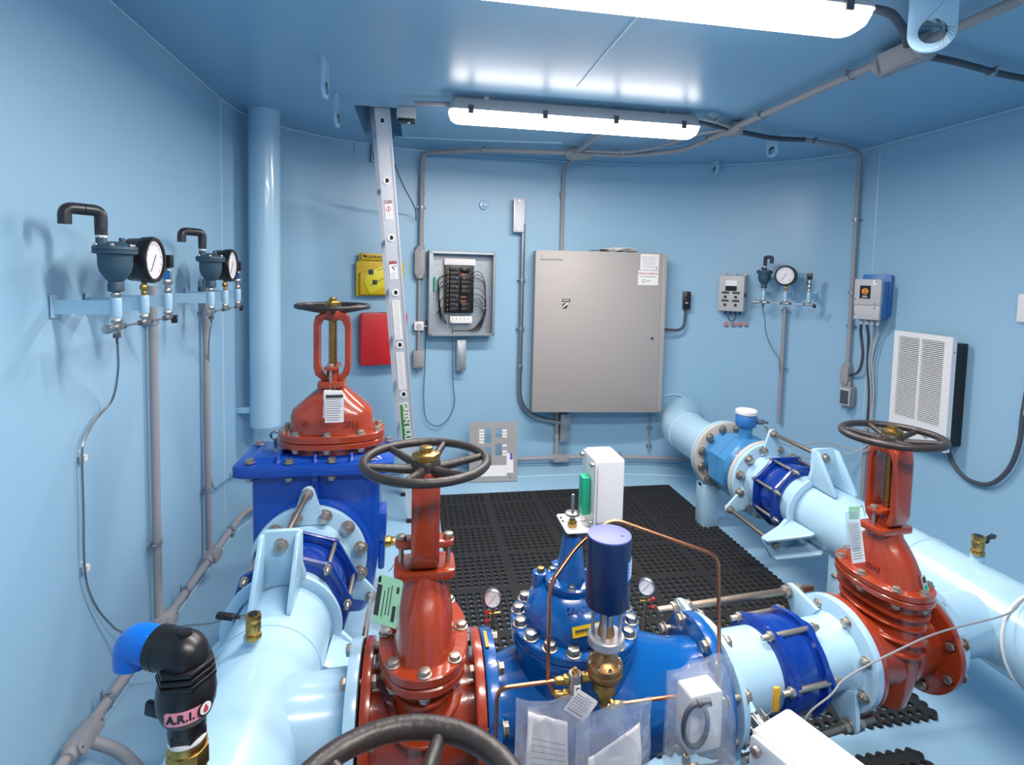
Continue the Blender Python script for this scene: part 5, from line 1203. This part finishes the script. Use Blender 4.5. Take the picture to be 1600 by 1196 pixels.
# ---------------- wall cabinets and instruments ----------------
def faced(name, p0, p1, depth, label, cat, group=None):
    # p0, p1: lower left and lower right of the front face, in the world; local X along the face, +Y back to the wall
    p0, p1 = Vector(p0), Vector(p1); d = p1-p0; rz = atan2(d.y, d.x)
    return thing(name, p0, label, cat, group, rz), d.length
def cabinet():
    a = at(831.5, 644, y=3.96); b = at(1033, 651, y=3.87); top = at(834, 391, y=3.96); H = top.z-a.z
    t, W = faced('control_cabinet', a, V(b.x, b.y, a.z), .17, 'big warm grey pump control cabinet with closed door on the back wall', 'cabinet')
    part('enclosure', MB().box((0, .022, 0), (W, .172, H)), 'cab', t, bevel=.004)
    d = part('door', MB().box((-.003, 0, -.003), (W-.035, .020, H+.003)), 'cab', t, bevel=.004)
    part('side_flange', MB().box((W-.034, .004, 0), (W+.002, .02, H)), 'cab', t, bevel=.003)
    for x in (.25, .75): part('mounting_channel', MB().box((x*W-.03, .172, .05), (x*W+.03, .20, H-.05)), 'galv', t)
    s = part('disconnect_switch', MB().box((.20, -.004, H-.372), (.262, 0, H-.352)).cyl((.222, 0, H-.40), (.222, -.012, H-.40), .018, n=24), 'blackp', d, bevel=.001)
    part('switch_pointer', MB().bar((.208, -.014, H-.412), (.238, -.014, H-.386), .010, .008, (0, 1, 0)), 'white', d, bevel=.001)
    part('switch_text', MB().box((.207, -.0045, H-.365), (.255, -.004, H-.359)), 'white', d)
    part('nameplate', MB().box((.03, -.0015, H-.072), (.20, 0, H-.058)).box((.035, -.0015, H-.05), (.045, 0, H-.035)), 'grink', d)
    part('lock', MB().cyl((W-.095, 0, H*.47), (W-.095, -.006, H*.47), .011, n=24), 'steel', d); part('lock_hole', MB().cyl((W-.095, -.006, H*.47), (W-.095, -.0065, H*.47), .006, n=20), 'blackp', d)
    x0 = W-.205
    l1 = part('rating_sticker', MB().box((x0, -.0012, H-.125), (x0+.14, 0, H-.008)), 'paper', d)
    b_ = MB()
    for k in range(7): b_.box((x0+.012, -.0016, H-.03-.0125*k), (x0+.125-.01*(k % 3), -.0012, H-.0275-.0125*k))
    part('printed_text', b_, 'grink', l1)
    part('logo_mark', MB().prism([(-.006, 0), (.006, 0), (0, .016)], (x0+.124, -.0012, H-.115), (1, 0, 0), (0, 0, 1), (0, -.0005, 0)), 'ink', l1)
    l2 = part('maker_sticker', MB().box((x0-.014, -.0012, H-.238), (x0+.14, 0, H-.13)), 'paper', d)
    text('DAKOTA PUMP INC.', .0165, d, 'redink', 'lettering', WALLFACE(x0+.063, -.0016, H-.153), .0006, bold=.03)
    part('printed_text', MB().box((x0+.0, -.0016, H-.178), (x0+.125, -.0012, H-.173)).box((x0+.05, -.0016, H-.21), (x0+.085, -.0012, H-.205)), 'grink', l2)
    part('seal_mark', MB().shell([(.010, -.0004), (.013, -.0004), (.013, .0004), (.010, .0004)], (x0+.03, -.0016, H-.207), (0, 1, 0), 28), 'ink', l2)
    # papers on top
    m = MW[t.name]
    pp = thing('paper_stack', m @ V(W*.62, .06, H+.004), 'rumpled papers and dark folder lying on top of the grey cabinet', 'papers', rz=atan2((b-a).y, (b-a).x))
    for k in range(3):
        q = sheet((-.12+.02*k, -.055, .004+.008*k), (.16-.01*k, -.05, .006+.009*k), (.15, .06, .004+.008*k), (-.11, .065, .006+.007*k), .012, wr=.0045, seed=11+k, thick=.002); part('page', q, 'paper' if k else 'lgrey', pp, ang=180)
    part('folder', MB().bar((-.20, -.03, .004), (-.08, -.02, .016), .09, .004, (0, 0, 1)), 'blackp', pp, bevel=.001)
    # alarm device with cable at right
    p = at(1073, 470, y=wall_y(2.05)-.05)
    z = thing('push_button_box', (p.x, p.y, p.z-.065), 'small black push button box on the wall right of the grey cabinet', 'switch', rz=wallrot(V(p.x, p.y+.05, 1)))
    part('box', MB().box((-.026, -.018, 0), (.026, .045, .135)), 'blackp', z, bevel=.003)
    part('button', MB().cyl((0, -.018, .095), (0, -.024, .095), .014, n=20), 'blackp', z); part('white_label', MB().box((-.012, -.0188, .045), (.008, -.0178, .052)), 'paper', z)
    q = m @ V(W+.004, .10, (at(1038, 516, y=3.9).z-a.z)); e = V(p.x, p.y+.01, p.z-.065)
    solo('flexible_conduit', MB().tube(fillet([q, V(e.x-.02, e.y-.02, q.z-.01), V(e.x, e.y, e.z-.02), e], .08, 10), .0105, 14), 'flex', 'short black flexible conduit from the grey cabinet to the black push button box', 'conduit')
cabinet()

def breaker_panel():
    y = 3.955
    a = at(669, 526, y=y); b = at(772, 525, y=y+.05); top = at(671, 391, y=y); H = top.z-a.z
    t, W = faced('breaker_panel', a, V(b.x, b.y, a.z), .1, 'open galvanised breaker panel without its cover, wires showing', 'electrical panel')
    D = .095; w = .004
    part('enclosure', MB().box((0, D-w, 0), (W, D, H)).box((0, 0, 0), (w, D, H)).box((W-w, 0, 0), (W, D, H)).box((0, 0, 0), (W, D, w)).box((0, 0, H-w), (W, D, H)), 'galv', t)
    for lo, hi in (((0, 0, 0), (.028, .002, H)), ((W-.014, 0, 0), (W, .002, H)), ((0, 0, H-.02), (W, .002, H)), ((0, 0, 0), (W, .002, .018))): part('front_lip', MB().box(lo, hi), 'galv', t)
    for x, z in ((.07, H-.09), (W-.09, H-.09), (.07, .09), (W-.09, .09)): part('knockout', MB().torus((x, D-w-.001, z), (0, 1, 0), .017, .0015, 24, 6).cyl((x, D-w, z), (x, D-w-.005, z), .007, n=16), 'galv', t)
    x0, x1 = W*.25, W*.69; z0, z1 = H*.27, H*.83
    bs = part('interior_plate', MB().box((x0, D-.05, z0), (x1, D-.03, z1)), 'breaker', t, bevel=.002)
    part('neutral_plate', MB().box((x0-.005, D-.045, z1+.004), (x1+.01, D-.035, z1+.05)), 'paper', t, bevel=.001)
    part('ground_bar', MB().box((x0+.04, D-.06, z0-.075), (x1-.01, D-.035, z0-.025)), 'paper', t, bevel=.002)
    for k in range(5): part('bar_screw', MB().cyl((x0+.06+.028*k, D-.06, z0-.04), (x0+.06+.028*k, D-.064, z0-.04), .004, n=10), 'steel', t)
    xm = (x0+x1)/2; hh = (z1-z0-.02)/10
    for c in (0, 1):
        for k in range(10):
            if (c == 1 and k in (2, 3, 8)) : continue
            z = z0+.01+hh*k; xa = xm+(-.075 if c == 0 else .006); q = part('breaker', MB().box((xa, D-.085, z+.001), (xa+.068, D-.05, z+hh-.001)), 'breaker', bs, bevel=.001)
            if k % 2: part('breaker_toggle', MB().box((xa+(.04 if c == 0 else .012), D-.096, z+.008), (xa+(.056 if c == 0 else .028), D-.085, z+hh-.008)), 'flex', bs)
    for z in (2, 3, 8): part('bus_stab', MB().box((xm+.008, D-.06, z0+.014+hh*z), (xm+.05, D-.052, z0+.006+hh*(z+.7))), 'copper', bs)
    for k in range(9): part('terminal_screw', MB().cyl((xm-.085, D-.05, z0+.025+hh*k*1.05), (xm-.085, D-.06, z0+.025+hh*k*1.05), .0055, n=12), 'brass', bs)
    part('terminal_block', MB().box((.045, D-.035, H*.53), (.058, D-.004, H*.69)), 'green', t)
    rnd = random.Random(4)
    for k in range(10):
        z = z0+.03+(z1-z0-.06)*rnd.random(); xa = x1-.02; zz = .07+.012*k
        pts = [(xa, D-.07, z), (xa+.05, D-.075, z+rnd.uniform(-.01, .02)), (W-.075+.004*(k % 3), D-.06+.003*(k % 4), z-.05), (W-.07+.004*(k % 4), D-.055+.003*(k % 3), H*.28), (W-.095-.006*k, D-.04, .045+.003*(k % 3)), (W*.55-.01*k, D-.035, .03+.003*(k % 3))]
        part('wire', MB().tube(smooth(pts, 6), .0024, 6), ('flex', 'blackp', 'blackp', 'brass')[k % 4] if k % 4 != 3 else 'blackp', t)
    for k in range(7):
        z = z0+.03+(z1-z0-.06)*rnd.random()
        pts = [(x0+.02, D-.07, z), (x0-.02, D-.075, z-.01), (x0-.035-.004*k, D-.05, z-.06), (x0-.02-.006*(k % 3), D-.045, .12+.01*k), (x0+.02, D-.05, .08)]
        part('wire', MB().tube(smooth(pts, 6), .0024, 6), 'blackp', t)
    part('wire_tie', MB().torus((W-.07, D-.055, H*.33), (0, 0, 1), .012, .002, 16, 6), 'white', t)
    m = MW[t.name]
    Q = [m @ V(x0+.045, D-.07, z0-.06), m @ V(x0+.055, D-.09, z0-.12)]+[atwall(px, py, o) for px, py, o in ((707, 560, .07), (708, 600, .04), (710, 630, .03), (700, 655, .03), (683, 666, .03), (666, 655, .03), (662, 620, .03), (664, 570, .03), (665, 530, .03), (666, 500, .03))]
    solo('ground_wire', MB().tube(smooth(Q, 8), .003, 8), 'flex', 'dark green ground wire looping below the open breaker panel', 'wire')
    # small outlet box and joint on the upright conduit
    x = .022; yw = wall_y(x)
    s = thing('receptacle_box', (x, yw-.035, .80), 'small grey receptacle box at the foot of the upright conduit by the red box', 'outlet')
    part('box', MB().box((-.04, -.028, 0), (.04, .034, .125)), 'pvc', s, bevel=.005); part('cover', MB().box((-.028, -.034, .01), (.036, -.028, .115)), 'pvc', s, bevel=.003); part('latch', MB().box((-.012, -.037, -.01), (.012, -.02, .004)), 'steel', s)
    s = thing('conduit_connector', (x, yw-.035, 1.07), 'white square connector on the upright conduit left of the breaker panel', 'fitting')
    part('block', MB().box((-.036, -.02, 0), (.036, .034, .065)), 'white', s, bevel=.008); part('dial_face', MB().cyl((0, -.02, .032), (0, -.024, .032), .02, n=24), 'lgrey', s); part('side_screw', MB().cyl((.036, .0, .03), (.055, .0, .03), .006, n=12), 'steel', s)
breaker_panel()

def wallbox(name, pxl, pyt, pxr, pyb, out, label, cat, m, depth=None, bevel=.004, part_name='body', group=None, rz=None):
    """root at lower left of the front face; returns thing, width, height"""
    c = atwall((pxl+pxr)/2, (pyt+pyb)/2, out); rz = wallrot(c) if rz is None else rz
    X = V(cos(rz), sin(rz), 0); n = V(-sin(rz), cos(rz), 0)
    def hit(px, py): d = ray(px, py); s = (c-V(0, 0, CAMZ)).dot(n)/d.dot(n); return V(0, 0, CAMZ)+d*s
    a, b, tl = hit(pxl, pyb), hit(pxr, pyb), hit(pxl, pyt)
    W = (b-a).dot(X); H = tl.z-a.z
    t = thing(name, V(a.x, a.y, min(a.z, a.z)), label, cat, group, rz)
    if m: part(part_name, MB().box((0, 0, 0), (W, depth or out-.003, H)), m, t, bevel=bevel)
    return t, W, H
def lockout():
    t, W, H = wallbox('lockout_station', 559, 395, 634, 463, .085, 'yellow lockout station board with padlock pouch, half hidden by the ladder', 'sign board', None)
    part('board', MB().prism([(0, 0), (W, 0), (W, H*.78), (W*.93, H*.82), (W*.93, H), (.02, H), (.02, H*.82), (0, H*.78)], (0, .05, 0), (1, 0, 0), (0, 0, 1), (0, -.012, 0)), 'yellow', t, bevel=.003)
    part('header_panel', MB().box((.03, .022, H*.84), (W-.03, .036, H*.99)), 'yellow', t, bevel=.003)
    text('LOCKOUT STATION', .025, t, 'blackp', 'lettering', WALLFACE(W*.54, .0214, H*.915), .0012, bold=.035)
    part('logo_mark', MB().prism([(0, 0), (.022, 0), (.022, .014), (0, .02)], (.042, .022, H*.90), (1, 0, 0), (0, 0, 1), (0, -.0006, 0)), 'ink', t)
    part('pouch', MB().prism([(.02, .01), (W-.02, .01), (W-.02, H*.5), (W*.5, H*.62), (.02, H*.55)], (0, .038, 0), (1, 0, 0), (0, 0, 1), (0, -.024, 0)), 'yellow', t, bevel=.006)
    m = basis((W*.40, .010, H*.43), (.88, 0, -.46), (.46, 0, .88))
    tg = part('warning_card', MB().prism([(-.10, -.07), (.10, -.07), (.10, .07), (-.05, .07), (-.10, .03)], (W*.42, .012, H*.40), (.88, 0, .42), (-.42, 0, .88), (0, -.003, 0)), 'yellow2', t, bevel=.001)
    part('card_print', MB().box((W*.22, .0085, H*.5), (W*.32, .009, H*.62)).box((W*.30, .0085, H*.27), (W*.40, .009, H*.38)), 'ink', tg)
    part('card_print', MB().bar((W*.26, .0087, H*.24), (W*.62, .0087, H*.48), .004, .0004, (0, 1, 0)).bar((W*.40, .0087, H*.6), (W*.62, .0087, H*.7), .004, .0004, (0, 1, 0)), 'ink', tg)
lockout()
t, W, H = wallbox('document_box', 564, 490, 636, 573, .095, 'red plastic document box on the wall below the yellow lockout station', 'box', None)
part('box', MB().prism(rrect(W, H, .022), (W/2, 0, H/2), (1, 0, 0), (0, 0, 1), (0, .066, 0)), 'redbox', t, bevel=.008)
part('lid_seam', MB().prism(rrect(W+.003, H+.003, .023), (W/2, .03, H/2), (1, 0, 0), (0, 0, 1), (0, .002, 0)), 'redink', t); part('hinge_notch', MB().box((W*.4, .004, H-.001), (W*.55, .02, H+.003)), 'blackp', t)

def wall_plug():
    p = atwall(757, 320, .02); t = thing('wall_plug', (p.x, p.y, p.z), 'small round light blue plug on the back wall above the breaker panel', 'plug', rz=wallrot(p))
    part('disk', MB().cyl((0, .0, 0), (0, .018, 0), .036, n=36), 'pipe', t, bevel=.004); part('square_head', MB().box((-.014, -.014, -.014), (.014, .002, .014)), 'pipe', t, bevel=.002)
wall_plug()

def controller():
    t, W, H = wallbox('relay_controller', 1121, 430, 1160, 486, .125, 'small grey controller box with display and four knobs on the back wall', 'control box', None, rz=radians(-43))
    W, H = .185, H
    part('housing', MB().box((0, .012, 0), (W, .11, H)), 'lgrey', t, bevel=.008); d = part('door', MB().box((.004, 0, .004), (W-.004, .013, H-.004)), 'lgrey', t, bevel=.004)
    part('display_window', MB().box((W*.27, -.002, H*.57), (W*.7, 0, H*.86)), 'white', d); part('display', MB().box((W*.27, -.003, H*.57), (W*.7, -.002, H*.71)), 'screen', d)
    for i, x in enumerate((.28, .68)):
        for j, z in enumerate((.49, .27)):
            part('knob_label', MB().box((W*x-.026, -.001, H*z), (W*x+.026, 0, H*z+.016)), 'ink', d); part('knob', MB().cyl((W*x, 0, H*z-.022), (W*x, -.012, H*z-.022), .0095, n=18), 'blackp', d)
    for k in range(9): part('hinge_tooth', MB().box((-.008, .004, H*(.06+.1*k)), (.004, .016, H*(.06+.1*k)+.008)), 'lgrey', t)
    for x in (.1, .5, .9): part('mounting_ear', MB().box((W*x-.012, .09, H-.001), (W*x+.012, .105, H+.022)), 'lgrey', t, bevel=.002)
    part('latch', MB().box((W-.002, .0, H*.42), (W+.012, .03, H*.52)), 'blackp', t, bevel=.002)
    for x in (.25, .45, .62, .8): part('cable_gland', MB().cyl((W*x, .06, -.022), (W*x, .06, .002), .010, n=14), 'flex', t)
    part('cable_loop', MB().tube(smooth([(W*.35, .06, -.02), (W*.38, .06, -.06), (W*.5, .06, -.075), (W*.62, .06, -.06), (W*.66, .06, -.02)], 6), .004, 8), 'flex', t)
    part('wall_spacer', MB().box((.02, .105, .03), (W-.02, .155, H-.03)), 'galv', t)
    for k, px in enumerate((1134, 1145, 1155, 1165)):
        p = atwall(px, 507, .006); rz = wallrot(p)
        o = MB().cyl((0, -.022, 0), (0, 0, 0), .013, n=18).hex((0, .004, 0), (0, -1, 0), .034, .012); o.xf(Matrix.Translation(p) @ Matrix.Rotation(rz, 4, 'Z'))
        solo('wall_gland', o, 'gland', ('leftmost', 'second from left', 'third from left', 'rightmost')[k]+' of the four salmon cable glands below the grey controller box', 'gland', 'cable glands under the controller', bevel=.001)
controller()

def transmitter():
    rz = -pi/2+.42
    t, W, H = wallbox('flow_transmitter', 1332, 436, 1374, 498, .16, 'grey and blue flow transmitter with orange display on the right wall', 'transmitter', None, rz=rz)
    part('front_housing', MB().box((0, 0, H*.36), (W, .03, H)), 'lgrey', t, bevel=.004); part('terminal_cover', MB().box((.002, .001, 0), (W-.002, .03, H*.355)), 'lgrey', t, bevel=.004)
    part('rear_housing', MB().box((.004, .03, .01), (W+.004, .115, H-.012)), 'sensor', t, bevel=.004); part('wall_frame', MB().box((-.0, .10, .03), (W+.012, .125, H+.03)), 'sensor', t, bevel=.004)
    d = part('display', MB().box((W*.22, -.002, H*.52), (W*.62, 0, H*.84)), 'screen', t)
    cx, cz = W*.42, H*.70; part('display_symbol', MB().shell([(.012, -.0005), (.019, -.0005), (.019, .0005), (.012, .0005)], (cx, -.003, cz), (0, 1, 0), 24).box((cx-.011, -.0035, cz-.006), (cx+.011, -.003, cz+.006)), 'glow', d)
    text('000', .02, d, 'paper', 'lettering', WALLFACE(cx, -.0025, H*.565), .0004)
    part('white_sticker', MB().box((W*.68, -.001, H*.86), (W*.82, 0, H*.98)), 'paper', t)
    for x, z in ((.8, .94), (.8, .4), (.8, .3), (.06, .5), (.06, .12)): part('cover_screw', MB().cyl((W*x, 0, H*z), (W*x, -.002, H*z), .004, n=12), 'flex', t)
    m = MW[t.name]; gl = []
    for k, x in enumerate((.2, .42, .62, .82)):
        part('cable_gland', MB().hex((W*x, .05, -.018), (0, 0, 1), .024, .02).cyl((W*x, .05, -.034), (W*x, .05, -.018), .010, n=16), 'lgrey', t, bevel=.001); gl.append(m @ V(W*x, .05, -.034))
    w = XR-.02
    part('wall_spacer', MB().box((.03, .125, .05), (.06, .19, H-.05)), 'galv', t)
    def cab(pts, r, label, m_='cable'): solo('hanging_cable', MB().tube(smooth(pts, 8), r, 10), m_, label, 'cable')
    P = lambda px, py, o=.03: atwall(px, py, o)
    cab([gl[0], P(1345, 520, .07), P(1348, 555, .05), P(1342, 580, .05), P(1330, 586, .04), V(xr, 3.19, .87)], .0085, 'thick dark cable curling from the flow transmitter to the conduit body', 'flex')
    cab([gl[1], P(1357, 530, .07), P(1356, 570, .03), P(1358, 620, .02), P(1355, 660, .02)], .0085, 'thick dark conduit dropping straight below the flow transmitter', 'flex')
    cab([gl[2], P(1362, 530, .07), P(1358, 565, .05), P(1361, 610, .035), P(1359, 660, .03), P(1353, 705, .03), (2.62, 3.1, .45), (2.2, 2.95, .5), (1.98, 2.86, .67)], .0042, 'pale cable from the flow transmitter drooping to the blue flow meter')
    cab([gl[3], P(1370, 525, .06), P(1362, 565, .05), P(1365, 610, .03), P(1362, 650, .025), P(1360, 690, .03), (2.66, 3.0, .40), (2.25, 2.9, .45), (1.98, 2.82, .66)], .0042, 'second pale cable below the flow transmitter, nearer the heater')
    c = P(1357, 640, .015); conduit([(XR-.02, c.y, .58), (XR-.02, c.y, .10)], .011, 'short grey conduit on the right wall carrying the transmitter cables')
transmitter()
def outlet():
    p = at(1316, 612, x=XR-.06)
    t = thing('weather_receptacle', (XR-.04, 3.19, .665), 'grey receptacle box with clear flip cover below the right wall conduit', 'outlet', rz=-pi/2+.35)
    part('box', MB().box((-.035, -.03, 0), (.035, .03, .13)), 'pvc', t, bevel=.004); part('flip_cover', MB().box((-.034, -.05, .008), (.034, -.031, .125)), 'lgrey', t, bevel=.006); part('cover_rim', MB().box((-.026, -.052, .02), (.026, -.0505, .11)), 'flex', t); part('latch', MB().box((-.01, -.045, -.012), (.01, -.02, .004)), 'steel', t)
    part('top_nipple', MB().cyl((0, 0, .13), (0, 0, .165), .013, n=16), 'pvc', t)
outlet()

def heater():
    x = XR-.115
    a = at(1389, 652, x=x); b = at(1478, 683, x=x); tl = at(1396, 516, x=x); 
    W = a.y-b.y; H = tl.z-.60; z0 = .60
    t = thing('wall_heater', (x, a.y, z0), 'white louvred wall heater with black casing on the right wall', 'heater', rz=-pi/2)
    part('black_casing', MB().box((.03, .028, .03), (W-.012, .112, H-.035)), 'blackp', t, bevel=.003, label='black rear casing')
    gz0, gz1 = .125, H-.03; gx0, gx1 = .032, W-.045
    # frame around the two louvre fields
    fr = MB().box((0, 0, 0), (W, .028, gz0)).box((0, 0, gz1), (W, .028, H)).box((0, 0, gz0), (gx0, .028, gz1)).box((gx1, 0, gz0), (W, .028, gz1)).box(((gx0+gx1)/2-.006, 0, gz0), ((gx0+gx1)/2+.006, .028, gz1)); part('front_panel', fr, 'white', t)
    part('inner_back', MB().box((gx0, .024, gz0), (gx1, .027, gz1)), 'blackp', t)
    n = 44; lv = MB()
    for k in range(n):
        z = gz0+(gz1-gz0)*(k+.5)/n; h = (gz1-gz0)/n*.36
        lv.loft([[(gx0, .002, z-h), (gx0, .018, z), (gx0, .018, z+.0015), (gx0, .002, z+h*.5)], [(gx1, .002, z-h), (gx1, .018, z), (gx1, .018, z+.0015), (gx1, .002, z+h*.5)]])
    part('louvres', lv, 'white', t)
    part('thermostat_knob', MB().cyl((W*.68, 0, .07), (W*.68, -.016, .07), .017, n=24), 'lgrey', t, bevel=.002)
    for z in (.08, H-.08): part('side_screw', MB().cyl((W, .014, z), (W+.003, .014, z), .005, n=12), 'steel', t)
    p0 = V(XR-.06, a.y-W+.02, z0+.03)
    pts = [p0, atwall(1479, 690, .04), atwall(1488, 722, .03), atwall(1510, 748, .03), atwall(1545, 757, .03), atwall(1575, 735, .03), atwall(1592, 695, .03), atwall(1598, 650, .03)]
    pts += [V(XR-.03, pts[-1].y-.01, 1.0)]
    solo('heater_cable', MB().tube(smooth(pts, 8), .0105, 12), 'flex', 'dark grey power cable looping from the heater along the right wall', 'cable')
    c = pts[-1]; conduit([(XR-.025, c.y, .88), (XR-.025, c.y, 1.25)], .0135, 'grey conduit end on the right wall at the right edge of the photo')
    q = atwall(1606, 483, .05)
    w = thing('switch_plate', (XR-.035, q.y, q.z-.06), 'pale wall switch box cut off by the right edge of the photo', 'switch', rz=-pi/2)
    part('box', MB().box((-.05, 0, 0), (.05, .033, .125)), 'lgrey', w, bevel=.004); part('plate', MB().box((-.055, -.004, -.004), (.055, 0, .129)), 'white', w, bevel=.002); part('toggle', MB().cyl((0, -.004, .065), (0, -.014, .065), .014, n=20), 'lgrey', w)
heater()

def cover_plate():
    # loose breaker panel cover standing on the floor, leaning on the wall
    L = at(733, 754, z=.004); R = at(808, 752, z=.004); T = at(733, 661, y=L.y+.09)
    W = (R-L).length; rz = atan2((R-L).y, (R-L).x); H = hypot(T.z, .09); tilt = -atan2(.09, T.z)
    t = thing('panel_cover', L+V(0, 0, .0), 'loose grey breaker panel cover with cut outs standing on the floor', 'panel cover', rot=(tilt, 0, rz))
    wx = [0, .33*W, .475*W, .545*W, .68*W, W]
    zz = lambda f: H*(1-f)
    b = MB()
    def bx(x0, z1_, x1, z0_): b.box((x0*W, 0, zz(z0_)), (x1*W, .002, zz(z1_)))
    bx(0, 0, 1, .105); bx(0, .105, .32, .73); bx(.32, .36, .46, .42); bx(.46, .105, .54, .73); bx(.68, .105, 1, .73); bx(.54, .26, .68, .37); bx(.54, .565, .68, .73); bx(0, .73, 1, 1)
    part('plate', b, 'plate', t)
    part('edge_flange', MB().box((0, .002, 0), (W, .014, .003)).box((0, .002, H-.003), (W, .014, H)).box((0, .002, 0), (.003, .014, H)).box((W-.003, .002, 0), (W, .014, H)), 'plate', t)
    for k in range(5): part('circuit_label', MB().box((.205*W, -.0008, zz(.16+.05*k)), (.31*W, 0, zz(.125+.05*k))), 'paper', t)
    for f in (.13, .18, .23, .385, .485, .535): part('circuit_label', MB().box((.69*W, -.0008, zz(f+.035)), (.79*W, 0, zz(f))), 'paper', t)
    part('directory_sheet', MB().box((.24*W, -.0008, zz(.91)), (.78*W, 0, zz(.73))), 'paper', t)
    s = part('notice_sticker', MB().box((.78*W, -.0012, zz(.86)), (.92*W, 0, zz(.53))), 'paper', t); part('purple_block', MB().box((.85*W, -.0018, zz(.64)), (.91*W, -.0012, zz(.53))), 'purple', s)
    for x, f in ((.1, .09), (.9, .09), (.15, .93), (.85, .93)): part('cover_screw', MB().cyl((x*W, 0, zz(f)), (x*W, -.002, zz(f)), .005, n=12), 'steel', t)
cover_plate()
